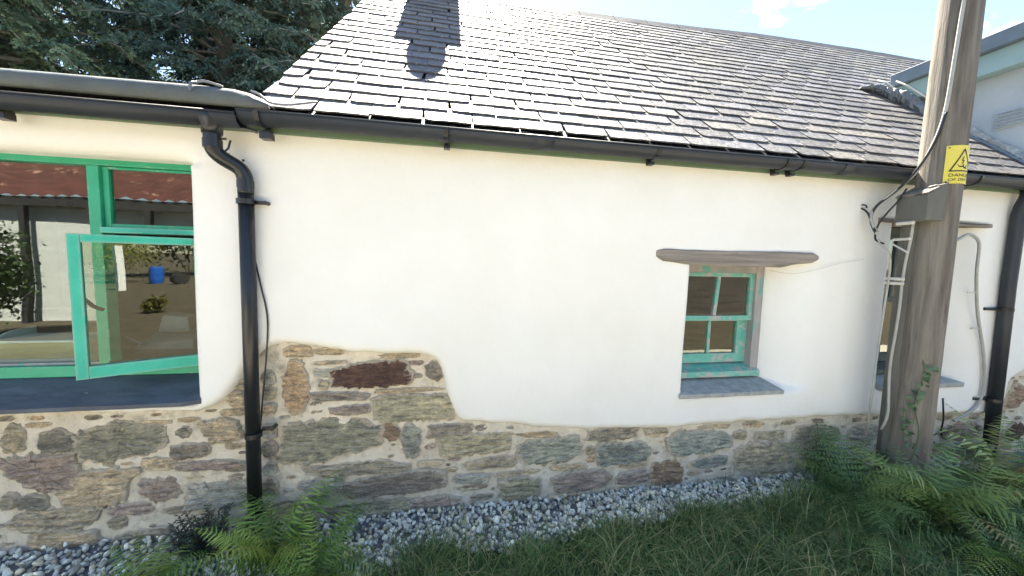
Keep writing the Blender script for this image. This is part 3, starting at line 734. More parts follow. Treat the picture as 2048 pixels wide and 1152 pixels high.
b = MB(); b.tube([(-0.92, -.22, 2.362), (-0.88, -.232, 2.345), (-0.84, -.22, 2.318), (-.78, -.2, 2.322), (-.72, -.17, 2.345), (-.66, -.14, 2.372)], .006, 6, smooth=4)
b.build('membrane_edge', M['lead'], fr, smooth=True)
b = MB(); b.tube([(-1.162, -.242, 2.33), (-1.16, -.238, 2.365), (-1.15, -.212, 2.383), (-1.13, -.20, 2.395), (-1.09, -.2, 2.388), (-1.05, -.205, 2.376)], .006, 6, smooth=4)
b.build('membrane_cord', M['lead'], fr, smooth=True)
b = MB(); b.box(-5, 4.88, -0.088, -0.062, 2.218, 2.30); b.box(-5, 4.88, -0.088, 0.1, 2.262, 2.28)
b.build('fascia_board', M['green_dull'], cottage)

# ---- gutter: half round, with joints, brackets
def half_round(b, x0, x1, y, z0, z1, r=0.057, t=0.004, n=12):
    vs_ = []
    for (x, z) in ((x0, z0), (x1, z1)):
        for rr in (r, r - t):
            for i in range(n + 1):
                a_ = math.pi + math.pi * i / n
                vs_.append((x, y + rr * math.cos(a_), z + rr * math.sin(a_) * 0.97))
    m_ = n + 1; fs_ = []
    for i in range(n):
        fs_.append((i, i + 1, 2 * m_ + i + 1, 2 * m_ + i))
        fs_.append((m_ + i, 3 * m_ + i, 3 * m_ + i + 1, m_ + i + 1))
        fs_ += [(i, m_ + i, m_ + i + 1, i + 1), (2 * m_ + i, 2 * m_ + i + 1, 3 * m_ + i + 1, 3 * m_ + i)]
    fs_ += [(0, 2 * m_, 3 * m_, m_), (n, m_ + n, 3 * m_ + n, 2 * m_ + n)]
    b.add(vs_, fs_)
def gutter(x0, x1, z, name='gutter', end=True, parent=cottage):
    b = MB(); half_round(b, x0, x1, -0.165, z, z)
    # rolled lip
    b.tube([(x0, -0.222, z), (x1, -0.222, z)], 0.0045, 6)
    return b.build(name, M['gutter'], parent, smooth=True)
gut = gutter(-0.99, 4.86, 2.276)
gut2 = gutter(-5.0, -0.995, 2.258)
for gx_, gp in ((0.52, gut), (2.62, gut), (4.3, gut), (-2.3, gut2)):
    b = MB(); half_round(b, gx_ - .06, gx_ + .06, -0.165, (2.276 if gp is gut else 2.258), (2.276 if gp is gut else 2.258), r=.0605, t=.003)
    b.build('gutter_joint', M['gutter'], gp, smooth=True)
for gx_, gp, big in ((-0.905, gut, 1), (-0.01, gut, 0), (1.22, gut, 0), (2.12, gut, 0), (2.24, gut, 0), (3.75, gut, 0), (-1.98, gut2, 1)):
    b = MB(); half_round(b, gx_ - .012, gx_ + .012, -0.165, (2.275 if gp is gut else 2.257), (2.275 if gp is gut else 2.257), r=.062, t=.004)
    b.box(gx_ - .009, gx_ + .009, -0.112, -0.09, 2.215, 2.285)
    b.box(gx_ - .012, gx_ + .022, -0.135, -0.095, 2.196, 2.213)
    if big: b.box(gx_ - .02, gx_ + .03, -0.15, -0.1, 2.170, 2.20)
    b.build('gutter_bracket', M['black'], gp)
b = MB(); b.tube([(-1.30, -0.12, 2.222), (-1.2, -.15, 2.213), (-1.0, -.16, 2.206), (-0.93, -.15, 2.196)], .009, 6, smooth=3)
b.build('gutter_strap', M['black'], gut)

# ---- black downpipe with swan neck
pr = 0.036
b = MB()
b.tube([(-1.122, -0.165, 2.235), (-1.122, -0.165, 2.12), (-1.116, -0.155, 2.085), (-1.092, -0.135, 2.058), (-1.050, -.105, 2.030), (-1.030, -.095, 2.005), (-1.022, -.09, 1.965), (-1.022, -.09, 1.9)], pr, 20, smooth=5)
b.tube([(-1.022, -.09, 1.93), (-1.024, -.09, 1.2), (-1.030, -.09, 0.14)], pr - .001, 20)
dp = b.build('downpipe', M['black'], cottage, smooth=True)
b = MB(); b.tube([(-1.122, -.165, 2.262), (-1.122, -.165, 2.225), (-1.122, -.165, 2.20), (-1.122, -.165, 2.165)], .05, 20, rs=[.06, .055, .044, .042])
b.build('gutter_outlet', M['black'], dp, smooth=True)
for za, zb, xx, yy, r_ in ((2.10, 2.14, -1.122, -.165, .040), (1.93, 1.965, -1.022, -.09, .0385)):
    b = MB(); b.tube([(xx, yy, zb), (xx, yy, (za + zb) / 2), (xx, yy, za)], r_, 20); b.build('pipe_collar', M['black'], dp)
b = MB()
b.tube([(-1.08, -.150, 2.09), (-1.068, -.14, 2.11), (-1.06, -.135, 2.15)], .005, 6)
b.tube([(-1.09, -.165, 2.145), (-1.062, -.165, 2.148)], .006, 6)
b.tube([(-1.098, -.135, 2.09), (-1.075, -.12, 2.085)], .006, 6)
b.tube([(-1.02, -.12, 2.06), (-1.01, -.115, 2.062)], .006, 6)
b.build('pipe_lug', M['black'], dp)
for zc, tip in ((1.86, 0.0), (0.612, 0.02)):
    b = MB()
    b.tube([(-1.024, -.09, zc + .013), (-1.024, -.09, zc - .013)], .0415, 20)
    b.box(-0.99, -0.935, -.075, -.065, zc - .010 + tip, zc + .010 + tip)
    b.tube([(-0.938, -.082, zc + tip), (-0.938, -.03, zc + tip)], .011, 10)
    b.build('pipe_clip', M['black'], dp)
b = MB(); b.tube([(-1.030, -.09, .16), (-1.030, -.095, .10), (-1.032, -.115, .055), (-1.034, -.15, .02)], .045, 18, smooth=4); b.build('pipe_shoe', M['black'], dp, smooth=True)
b = MB()
b.tube([(-1.005, -.085, 1.60), (-1.0, -.06, 1.54), (-.975, -.065, 1.41), (-.955, -.065, 1.30), (-.950, -.065, 1.20), (-.960, -.065, 1.05), (-.975, -.06, .92), (-.990, -.06, .78), (-1.003, -.06, .64), (-1.0, -.065, .612)], .0042, 8, smooth=6)
cb = b.build('thin_cable', M['black'], cottage, smooth=True)

# ---- right-hand downpipe, square section look is a round grey-black pipe near the corner
b = MB(); b.tube([(4.44, -.115, 2.25), (4.44, -.115, 2.19), (4.43, -.10, 2.12), (4.425, -.09, 2.05), (4.42, -.09, 1.5), (4.46, -.09, .05)], .041, 18)
dp2 = b.build('downpipe', M['gutter'], cottage, smooth=True)
for zc in (1.296, .55):
    b = MB(); b.tube([(4.42, -.09, zc + .013), (4.42, -.09, zc - .013)], .046, 18); b.tube([(4.37, -.07, zc), (4.27, -.05, zc)], .012, 8); b.build('pipe_clip', M['black'], dp2)
b = MB(); b.tube([(4.44, -.10, .17), (4.32, -.14, .155), (4.22, -.16, .17)], .03, 12, smooth=3); b.build('pipe_branch', M['gutter'], dp2, smooth=True)

# ================================================================== windows
def bars(b, segs_, y0, y1):
    for (x0, x1, z0, z1) in segs_: b.box(x0, x1, y0, y1, z0, z1)
    return b
# big bay window
bw = empty('bay_window', (0, 0, 0), cottage)
fx0, fx1, fz0, fz1 = -4.28, -1.285, 0.905, 2.088
YB = 0.10
b = MB(); bars(b, [(fx0, fx1, fz1 - .052, fz1)], YB, YB + .07)
b.box(fx0, fx1, YB - .004, YB + .075, fz0, .965)
o = b.build('window_frame', M['green'], bw, bevel=.004)
for (xa, xb, za) in ((-1.862, -1.808, .9655), (-2.96, -2.89, .9655), (-1.335, fx1, .9655), (fx0, fx0 + .06, .9655)):
    MB().box(xa, xb, YB + .001, YB + .072, za, fz1 - .0525).build('mullion', M['green'], bw, bevel=.004)
MB().box(-1.8075, -1.3355, YB - .012, YB + .07, 1.684, 1.715).build('transom', M['green_worn'], bw, bevel=.004)
# upper right fixed light
b = MB(); bars(b, [(-1.8073, -1.778, 1.7155, 2.035), (-1.350, -1.336, 1.7155, 2.035), (-1.7775, -1.3505, 1.7155, 1.735), (-1.7775, -1.3505, 2.023, 2.035)], YB + .02, YB + .05)
b.build('fanlight_sash', M['green'], bw, bevel=.003)
MB().box(-1.777, -1.351, YB + .034, YB + .038, 1.736, 2.022).build('glass_pane', M['glass'], bw)
MB().box(-2.8895, -1.8625, YB + .034, YB + .038, .966, 2.035).build('glass_pane', M['glass'], bw)
MB().box(-4.21, -2.9605, YB + .034, YB + .038, .966, 2.014).build('glass_pane', M['glass'], bw)
b = MB(); bars(b, [(-2.889, -1.863, .9655, .978)], YB + .018, YB + .033); b.build('glazing_putty', M['bare_frame'], bw)
# open casement (hinged on the right, swung out)
PH = math.radians(28)
cm_ = Matrix.Translation((-1.334, YB - .006, 0)) @ Matrix.Rotation(PH, 4, 'Z')
W_ = 0.487
cas = MB()
for (x0, x1, z0, z1) in ((-W_, -W_ + .043, .960, 1.668), (-.04, 0, .960, 1.668), (-W_ + .0435, -.0405, .960, 1.022), (-W_ + .0435, -.0405, 1.628, 1.668)):
    cas.box(x0, x1, -.018, .022, z0, z1, mtx=cm_)
casement = cas.build('open_casement', M['green_worn'], bw, bevel=.003)
MB().box(-W_ + .044, -.041, -.001, .003, 1.0225, 1.6275, mtx=cm_).build('casement_pane', M['glass'], bw)
b = MB(); b.tube([cm_ @ Vector((-W_ + .1, .03, 1.0)), cm_ @ Vector((-W_ + .1, .05, 1.02)), cm_ @ Vector((-W_ + .24, .055, 1.02))], .006, 6); b.build('casement_stay', M['dark_wood'], bw)
b = MB(); b.tube([cm_ @ Vector((-W_ + .025, .024, 1.36)), cm_ @ Vector((-W_ + .03, .05, 1.35)), cm_ @ Vector((-W_ + .055, .065, 1.31)), cm_ @ Vector((-W_ + .09, .06, 1.29))], .009, 8, smooth=3); b.build('casement_handle', M['dark_wood'], bw, smooth=True)
# slate sill of the bay
b = MB()
N_ = 40; top_f, top_b, bot_f = [], [], []
sl_r = random.Random(3)
vs_ = []
for i in range(N_ + 1):
    x = -4.3 + (3.012) * i / N_
    fy = -0.088 + sl_r.uniform(-.002, .002) + (0.012 if i == N_ else 0) + (.02 if i == N_ else 0)
    vs_ += [(x, fy, .805 + sl_r.uniform(-.001, .001)), (x if x < -1.33 else -1.335, .105, .903), (x, fy + .002, .783), (x if x < -1.33 else -1.335, .105, .87)]
fs_ = []
for i in range(N_):
    a_ = i * 4; c_ = a_ + 4
    fs_ += [(a_, c_, c_ + 1, a_ + 1), (a_ + 2, a_ + 3, c_ + 3, c_ + 2), (a_, a_ + 2, c_ + 2, c_)]
fs_ += [(0, 1, 3, 2), (N_ * 4, N_ * 4 + 2, N_ * 4 + 3, N_ * 4 + 1)]
b.add(vs_, fs_); b.build('window_sill', M['sill_slate'], bw)

# small sash window
def sash_window(x0, x1, z0, z1, deep=0.14, name='sash_window', pm=None, fm=None):
    pm = pm or M['sash_paint']; fm = fm or M['bare_frame']
    w = empty(name, (0, 0, 0), cottage)
    Y0 = deep
    b = MB(); bars(b, [(x0 - .03, x0 + .038, z0, z1), (x1 - .05, x1 + .02, z0, z1)], Y0 - .015, Y0 + .08); bars(b, [(x0 + .0385, x1 - .0505, z1 - .062, z1)], Y0 - .013, Y0 + .08)
    b.build('window_frame', fm, w, bevel=.004, jitter=.0012)
    mz = z0 + (z1 - z0) * .515
    xi0, xi1 = x0 + .0385, x1 - .0505
    # upper sash (outer), slightly askew
    b = MB(); y0_, y1_ = Y0 + .005, Y0 + .04
    bars(b, [(xi0, xi0 + .018, mz, z1 - .063), (xi1 - .03, xi1, mz, z1 - .063), (xi0 + .0185, xi1 - .0305, z1 - .092, z1 - .063), (xi0 + .0185, xi1 - .0305, mz, mz + .036)], y0_, y1_)
    b.build('upper_sash', pm, w, bevel=.0025, jitter=.0005)
    xm = (xi0 + xi1) / 2 - .004
    b = MB(); b.hexa([(xm - .022 - .012, y0_ + .006, mz + .0365), (xm + .0 - .008, y0_ + .006, mz + .0365), (xm + .0 - .008, y1_, mz + .0365), (xm - .034, y1_, mz + .0365),
                      (xm - .012, y0_ + .006, z1 - .0925), (xm + .014, y0_ + .006, z1 - .0925), (xm + .014, y1_, z1 - .0925), (xm - .012, y1_, z1 - .0925)])
    b.build('glazing_bar', pm, w, bevel=.002)
    MB().box(xi0 + .019, xm - .022, Y0 + .024, Y0 + .027, mz + .037, z1 - .093).build('glass_pane', M['glass_old'], w)
    MB().box(xm - .0, xi1 - .031, Y0 + .024, Y0 + .027, mz + .037, z1 - .093).build('glass_pane', M['glass_old'], w)
    # lower sash (inner)
    b = MB(); y0_, y1_ = Y0 + .041, Y0 + .076; zb = z0 + .115
    bars(b, [(xi0, xi0 + .018, zb, mz + .02), (xi1 - .085, xi1, zb, mz + .02), (xi0 + .0185, xi1 - .0855, mz - .01, mz + .02), (xi0 + .0185, xi1 - .0855, zb, zb + .07)], y0_, y1_)
    b.build('lower_sash', pm, w, bevel=.0025, jitter=.0005)
    xm2 = xi0 + (xi1 - .085 - xi0) * .53
    MB().box(xm2 - .012, xm2 + .010, y0_ + .006, y1_, zb + .0705, mz - .0105).build('glazing_bar', pm, w, bevel=.002)
    MB().box(xi0 + .019, xm2 - .0125, y0_ + .018, y0_ + .021, zb + .071, mz - .011).build('glass_pane', M['glass_old'], w)
    MB().box(xm2 + .0105, xi1 - .086, y0_ + .018, y0_ + .021, zb + .071, mz - .011).build('glass_pane', M['glass_old'], w)
    # timber sill
    b = MB(); b.hexa([(x0 - .02, Y0 - .055, z0 + .03), (x1 + .0, Y0 - .055, z0 + .03), (x1 + .0, Y0 + .075, z0 + .03), (x0 - .02, Y0 + .075, z0 + .03),
                      (x0 - .02, Y0 - .055, z0 + .072), (x1 + .0, Y0 - .055, z0 + .072), (x1 + .0, Y0 + .075, z0 + .112), (x0 - .02, Y0 + .075, z0 + .112)])
    b.build('timber_sill', pm, w, bevel=.006, jitter=.002)
    return w
w1 = sash_window(1.670, 2.342, .735, 1.60)
def stone_sill(w, pts_, zt_f, zt_b, t, m):
    xf0, xf1, xb0, xb1, yf, yb = pts_
    N = 12; vs_ = []
    r = random.Random(9)
    for i in range(N + 1):
        k = i / N; xf = xf0 + (xf1 - xf0) * k; xb = xb0 + (xb1 - xb0) * k
        dy = r.uniform(-.004, .004); dz = r.uniform(-.002, .002)
        vs_ += [(xf, yf + dy, zt_f + dz), (xb, yb, zt_b), (xf, yf + dy + .004, zt_f - t), (xb, yb, zt_b - t)]
    fs_ = []
    for i in range(N):
        a_ = i * 4; c_ = a_ + 4
        fs_ += [(a_, c_, c_ + 1, a_ + 1), (a_ + 2, a_ + 3, c_ + 3, c_ + 2), (a_, a_ + 2, c_ + 2, c_)]
    fs_ += [(0, 1, 3, 2), (N * 4, N * 4 + 2, N * 4 + 3, N * 4 + 1)]
    return MB().add(vs_, fs_).build('slate_sill', m, w, bevel=.003)
stone_sill(w1, (1.572, 2.412, 1.645, 2.37, -.062, .13), .703, .752, .030, M['sill_slate_pale'])
# oak lintel, uneven
b = MB(); lr = random.Random(4); N = 24; vs_ = []
for i in range(N + 1):
    k = i / N; x = 1.342 + 1.270 * k
    top_z = 1.694 - .004 * math.sin(k * 6) - (.012 if i in (0, N) else 0) + lr.uniform(-.0015, .0015)
    bot = np.interp(k, [0, .03, .2, .5, .76, .84, 1.0], [1.628, 1.617, 1.592, 1.588, 1.590, 1.612, 1.634]) + lr.uniform(-.0015, .0015) + (.012 if i in (0, N) else 0)
    yy = -.066 + (.012 if i in (0, N) else 0) + lr.uniform(-.0015, .0015)
    vs_ += [(x, yy + .012, bot - .002), (x, yy, bot + .008), (x, yy, top_z - .008), (x, yy + .01, top_z), (x, .16, top_z), (x, .16, bot)]
fs_ = [(i * 6 + j, (i + 1) * 6 + j, (i + 1) * 6 + (j + 1) % 6, i * 6 + (j + 1) % 6) for i in range(N) for j in range(6)] + [tuple(range(5, -1, -1)), tuple(range(N * 6, N * 6 + 6))]
b.add(vs_, fs_); b.build('oak_lintel', M['lintel'], w1)
# wires from the lintel end across to the pole window
b = MB(); b.tube([(2.30, .03, 1.565), (2.45, -.01, 1.545), (2.62, -.058, 1.585), (2.8, -.06, 1.63), (3.0, -.06, 1.66)], .0018, 5, smooth=4); b.build('thin_wire', M['clip'], cottage)
# taller window behind the pole
w2 = sash_window(3.31, 3.985, .70, 1.93, name='tall_sash_window', pm=M['dark_frame'], fm=M['dark_frame'])
stone_sill(w2, (3.30, 4.125, 3.27, 4.02, -.07, .13), .698, .735, .038, M['sill_slate_pale'])
b = MB(); b.box(3.12, 4.22, -.065, .12, 1.94, 1.968); b.build('timber_lintel', M['lintel'], w2, bevel=.006, jitter=.0015)

# ================================================================== timber pole with its fittings
PX, PY = 3.205, -0.30
pole = tag(empty('utility_pole', (PX, PY, 0)), 'tall weathered timber utility pole in front of the cottage wall with cables and yellow sign', 'utility pole')
def pole_r(z): return 0.117 - 0.005 * z
nz_, na = 70, 36
vs_, fs_ = [], []
pf = smooth_noise(77)
for i in range(nz_ + 1):
    z = -0.15 + 8.2 * (i / nz_) ** 1.15
    for k in range(na):
        a_ = 2 * math.pi * k / na
        rr = pole_r(z) * (1 + .012 * math.sin(a_ * 3 + z * .6) + .008 * math.sin(a_ * 7 + 2 + .3 * z)) + random.uniform(-.0008, .0008)
        vs_.append((rr * math.cos(a_) + .006 * z, rr * math.sin(a_), z))
for i in range(nz_):
    for k in range(na): fs_.append((i * na + k, i * na + (k + 1) % na, (i + 1) * na + (k + 1) % na, (i + 1) * na + k))
fs_.append(tuple(range(nz_ * na, nz_ * na + na)))
MB().add(vs_, fs_).build('pole_shaft', M['pole'], pole, smooth=True)
FACE = math.atan2(EYE.y - PY, EYE.x - PX)       # direction in which the photographed face looks
def PA(deg, z, out=0.0):      # point on the pole skin, degrees from that face (+ = towards the wall's far end)
    a_ = FACE + math.radians(deg); r = pole_r(z) + out
    return (r * math.cos(a_) + .006 * z, r * math.sin(a_), z)
# timber block with sunlit top, and the flat cover board below it
rotm = Matrix.Translation((0, 0, 0)) @ Matrix.Rotation(FACE - math.radians(38), 4, 'Z')
def pbox(b, r0, r1, w0, w1, z0, z1, tilt=0.0): b.box(r0, r1, w0, w1, z0, z1, mtx=rotm)
b = MB(); b.hexa([tuple(rotm @ Vector(q)) for q in ((.06, -.075, 1.915), (.185, -.075, 1.915), (.185, .105, 1.915), (.06, .105, 1.915), (.06, -.075, 2.145), (.185, -.075, 2.080), (.185, .105, 2.080), (.06, .105, 2.145))]); blk = b.build('timber_block', M['board'], pole, bevel=.004)
b = MB()
for k_ in range(5):
    w0, w1_, e_ = -.079 + k_ * .0375, -.079 + k_ * .0375 + .035, .003 * (k_ % 2) + random.uniform(0, .002)
    b.hexa([tuple(rotm @ Vector(q)) for q in ((.058, w0, 2.1475 + e_), (.19, w0, 2.0795 + e_), (.19, w1_, 2.0795 + e_), (.058, w1_, 2.1475 + e_), (.058, w0, 2.160 + e_), (.192, w0, 2.090 + e_), (.192, w1_, 2.090 + e_), (.058, w1_, 2.160 + e_))])
b.build('split_block_top', M['pole'], blk)
b = MB(); b.tube([PA(-16, 2.07, .055), PA(-16, 2.0, .062), PA(-24, 1.93, .07)], .012, 8); b.build('conduit_stub', M['cable_grey'], pole)
brot = Matrix.Rotation(FACE - math.radians(72), 4, 'Z')
b = MB(); b.box(.075, .138, -.045, .045, .05, 1.9145, mtx=brot); b.build('cable_cover_board', M['board'], pole, bevel=.004)
b = MB(); b.tube([PA(-52, 1.905, .10), PA(-25, 1.905, .10)], .012, 8); b.build('wall_bolt', M['clip'], pole); b = MB(); b.tube([PA(-60, 1.80, .09), PA(-30, 1.80, .085)], .009, 8)
b.build('wall_bolt', M['clip'], pole); b = MB(); b.tube([PA(-60, 1.77, .095), PA(-30, 1.71, .09)], .006, 8); b.build('wall_bolt', M['clip'], pole)
# sign wrapped on the pole skin
def curved_patch(d0, d1, z0, z1, out, nseg=10):
    v1 = [PA(d0 + (d1 - d0) * i / nseg, z, out) for z in (z0, z1) for i in range(nseg + 1)]
    v2 = [PA(d0 + (d1 - d0) * i / nseg, z, out - .0016) for z in (z0, z1) for i in range(nseg + 1)]
    n = nseg + 1; f = []
    for i in range(nseg):
        f += [(i, i + 1, n + i + 1, n + i), (2 * n + i, 3 * n + i, 3 * n + i + 1, 2 * n + i + 1),
              (i, 2 * n + i, 2 * n + i + 1, i + 1), (n + i, n + i + 1, 3 * n + i + 1, 3 * n + i)]
    f += [(0, n, 3 * n, 2 * n), (nseg, 2 * n + nseg, 3 * n + nseg, n + nseg)]
    return v1 + v2, f
SG0, SG1, SZ0, SZ1 = 7.0, 101.0, 2.150, 2.388
sg = MB().add(*curved_patch(SG0, SG1, SZ0, SZ1, .006)).build('warning_sign', M['sign'], pole)
def sign_pt(u, v, out=.0075):   # u, v in 0..1 over the plate
    return PA(SG0 + (SG1 - SG0) * u, SZ0 + (SZ1 - SZ0) * v, out)
def sign_stroke(b, pts_, w):
    SWm, SHm = 0.178, SZ1 - SZ0
    for (u0, v0), (u1, v1) in zip(pts_[:-1], pts_[1:]):
        du, dv = (u1 - u0) * SWm, (v1 - v0) * SHm; L = math.hypot(du, dv) or 1
        nu, nv = -dv / L * w / 2 / SWm, du / L * w / 2 / SHm
        n = max(1, int(L / .012))
        vs2 = []
        for i in range(n + 1):
            t = i / n; u, v = u0 + (u1 - u0) * t, v0 + (v1 - v0) * t
            vs2 += [sign_pt(u + nu, v + nv), sign_pt(u - nu, v - nv)]
        b.add(vs2, [(2 * i, 2 * i + 1, 2 * i + 3, 2 * i + 2) for i in range(n)])
b = MB()
sign_stroke(b, [(.13, .33), (.50, .90), (.87, .33), (.11, .33)], .0075)
b.build('warning_triangle', M['ink'], sg)
b = MB()
# falling figure and the arrow-tipped bolt inside the triangle
sign_stroke(b, [(.50, .70), (.44, .60), (.52, .60), (.46, .52)], .006)
sign_stroke(b, [(.46, .52), (.43, .53)], .004)
sign_stroke(b, [(.36, .44), (.48, .45), (.57, .41), (.66, .40)], .008)
sign_stroke(b, [(.48, .45), (.52, .51)], .006)
sign_stroke(b, [(.57, .42), (.64, .48)], .005)
sign_stroke(b, [(.33, .47), (.35, .48)], .010)
b.build('warning_figure', M['ink'], sg)
def sign_text(body, u0, u1, v0, v1):
    cu = bpy.data.curves.new('t', 'FONT'); cu.body = body; cu.align_x = 'LEFT'; cu.size = 1
    ob = bpy.data.objects.new('t', cu); COL.objects.link(ob)
    bpy.context.view_layer.update()
    me = bpy.data.meshes.new_from_object(ob.evaluated_get(bpy.context.evaluated_depsgraph_get()))
    bpy.data.objects.remove(ob)
    xs = [v.co.x for v in me.vertices]; ys = [v.co.y for v in me.vertices]
    a0, a1, b0, b1 = min(xs), max(xs), min(ys), max(ys)
    for v in me.vertices:
        v.co = sign_pt(u0 + (u1 - u0) * (v.co.x - a0) / (a1 - a0), v0 + (v1 - v0) * (v.co.y - b0) / (b1 - b0))
    me.materials.clear()
    finish('sign_lettering', me, M['ink'], sg)
sign_text('DANGER', .12, .88, .18, .26)
sign_text('OF DEATH', .12, .88, .07, .14)
b = MB()
for u, v in ((.07, .94), (.07, .05), (.93, .94)): 
    p = Vector(sign_pt(u, v, .007)); n_v = Vector((p.x, p.y, 0)).normalized(); b.tube([p, p + n_v * .004], .004, 8)
b.build('sign_nail', M['dark_wood'], sg)
# cables on the pole (coordinates local to the pole)
def L(p): return (p[0] - PX, p[1] - PY, p[2])
b = MB()
b.tube([PA(4, 6.5, .008), PA(6, 4.2, .010), PA(9, 3.6, .010), PA(4, 3.2, .010), PA(0, 2.9, .011), PA(-4, 2.65, .012), PA(-12, 2.5, .013), PA(-30, 2.36, .014), PA(-48, 2.25, .035),
        PA(-60, 2.16, .09), PA(-66, 2.09, .15), PA(-71, 2.03, .19), PA(-70, 1.97, .21), PA(-66, 1.91, .20), PA(-62, 1.84, .18)], .010, 8, smooth=5)
b.build('supply_cable', M['cable_grey'], pole, smooth=True)
b = MB()
b.tube([PA(-3, 2.60, .017), PA(-14, 2.46, .018), PA(-34, 2.33, .022), PA(-50, 2.22, .06), PA(-62, 2.13, .11), PA(-68, 2.05, .18), PA(-71, 1.98, .205), PA(-69, 1.92, .205), PA(-62, 1.85, .19)], .008, 8, smooth=5)
b.tube([PA(-50, 2.14, .075), PA(-52, 2.06, .11), PA(-60, 1.99, .14), PA(-64, 1.92, .17), PA(-66, 1.86, .18), PA(-64, 1.80, .18), PA(-56, 1.77, .15)], .006, 8, smooth=5)
b.tube([PA(-62, 1.86, .19), PA(-68, 1.94, .21), PA(-72, 2.0, .23), PA(-76, 2.03, .26), PA(-79, 2.00, .275), PA(-77, 1.975, .27)], .006, 8, smooth=5)
b.tube([PA(-79, 2.0, .275), PA(-80, 2.035, .28), PA(-77, 2.055, .265), PA(-73, 2.05, .24), PA(-71, 2.03, .235)], .005, 8, smooth=5)
b.build('black_cable', M['black'], pole, smooth=True)
b = MB(); b.tube([PA(-63, 1.86, .18), PA(-60, 1.78, .165), PA(-54, 1.70, .12), PA(-52, 1.60, .11), PA(-53, 1.45, .11), PA(-55, 1.25, .11), PA(-57, 1.05, .11)], .0065, 8, smooth=5)
b.tube([PA(-57, 1.05, .11), PA(-59, .8, .11), PA(-60, .4, .11)], .0065, 8)
b.tube([PA(-34, 1.90, .055), PA(-36, 1.80, .05), PA(-41, 1.65, .05), PA(-43, 1.50, .05), PA(-42, 1.35, .05), PA(-44, 1.15, .05), PA(-47, .98, .05), PA(-46, .85, .05), PA(-42, .72, .05), PA(-39, .62, .05), PA(-41, .54, .05), PA(-50, .46, .05)], .008, 8, smooth=5)
b.build('grey_cable', M['cable_grey'], pole, smooth=True)
b = MB()
for dz in (0, .030): b.tube([PA(-60, 1.50 + dz, .115), PA(-36, 1.50 + dz, .062)], .011, 8)
b.build('cable_clip', M['clip'], pole)
b = MB()
ir = random.Random(8)
for k_ in range(46):
    z = ir.uniform(.35, .98); d_ = 18 * math.sin(z * 8) + ir.uniform(-9, 12) + 10
    c_ = Vector(PA(d_, z, .012 + ir.uniform(0, .025))); s_ = ir.uniform(.011, .024)
    a1 = Vector((ir.uniform(-1, 1), ir.uniform(-1, 1), ir.uniform(-1, 1))).normalized(); a2 = a1.cross(Vector((EYE.x - PX, EYE.y - PY, .6)).normalized()).normalized()
    b.add([c_ - a1 * s_, c_ + a2 * s_ * .8, c_ + a1 * s_, c_ - a2 * s_ * .8], [(0, 1, 2, 3)])
b.tube([PA(14, .3, .006), PA(24, .5, .006), PA(6, .7, .006), PA(20, .9, .006), PA(12, 1.0, .006)], .003, 5, smooth=4)
iv = b.build('ivy_sprig', M['ivy']); iv.location = (PX, PY, 0)
tag(iv, 'small green ivy sprig climbing the foot of the timber pole', 'ivy')

# grey cable on the wall between pole and right downpipe
b = MB()
b.tube([(3.72, -.075, 1.76), (3.90, -.08, 1.862), (3.99, -.07, 1.876), (4.07, -.07, 1.84), (4.095, -.07, 1.77), (4.10, -.07, 1.60), (4.13, -.07, 1.42), (4.17, -.07, 1.26), (4.22, -.07, 1.12), (4.28, -.07, .96),
        (4.325, -.07, .79), (4.34, -.07, .66), (4.33, -.07, .57), (4.29, -.07, .49), (4.20, -.06, .42), (4.10, -.05, .37)], .0105, 8, smooth=5)
wc = b.build('wall_cable', M['cable_grey'], cottage, smooth=True)
b = MB()
for (x, z, s_) in ((4.10, 1.60, 1), (4.125, 1.43, -1), (4.21, 1.14, -1), (4.33, .57, -1)):
    b.tube([(x, -.07, z), (x + .055 * s_, -.05, z - .003)], .006, 6)
b.build('cable_clip', M['clip'], wc)
b = MB(); b.tube([(3.75, -.16, .62), (3.80, -.15, .45), (3.83, -.13, .33), (3.90, -.12, .27), (4.1, -.11, .27)], .006, 6, smooth=4); b.tube([(3.70, -.16, .33), (3.95, -.13, .36)], .005, 6)
b.build('loose_cable', M['black'], cottage, smooth=True)

# ================================================================== neighbouring building on the right
nb = tag(empty('neighbour_building', (4.73, 0, 0)), 'blue-grey rendered building with pale fascia rising behind the cottage roof at right', 'building')
NXW = 4.73
b = MB(); b.box(0, 4.7, 0.02, 1.35, 2.30, 3.51); b.build('side_wall', M['neigh_wall'], nb)
b = MB(); b.box(-0.135, -0.11, -0.3, .93, 3.305, 3.48); b.box(-0.1095, 0.0, -0.3, .93, 3.31, 3.325); b.build('fascia_board', M['neigh_fascia'], nb, bevel=.003)
b = MB(); b.box(-0.20, -0.136, -0.3, .95, 3.48, 3.605); b.box(-0.1355, 4.6, -0.3, 1.3, 3.485, 3.58)
b.build('eaves_gutter', M['neigh_gutter'], nb, bevel=.006)
vt = MB().box(-0.012, -0.001, .02, .26, 2.83, 2.99).build('wall_vent', M['neigh_wall'], nb, bevel=.002)
for k_ in range(5):
    z = 2.845 + k_ * .029
    b = MB(); b.add([(-0.012, .03, z + .018), (-0.012, .25, z + .018), (-0.032, .25, z), (-0.032, .03, z), (-.012, .03, z - .001), (-.012, .25, z - .001)], [(0, 1, 2, 3), (3, 2, 5, 4), (0, 3, 4), (1, 5, 2)])
    b.build('vent_louvre', M['neigh_wall'], vt)
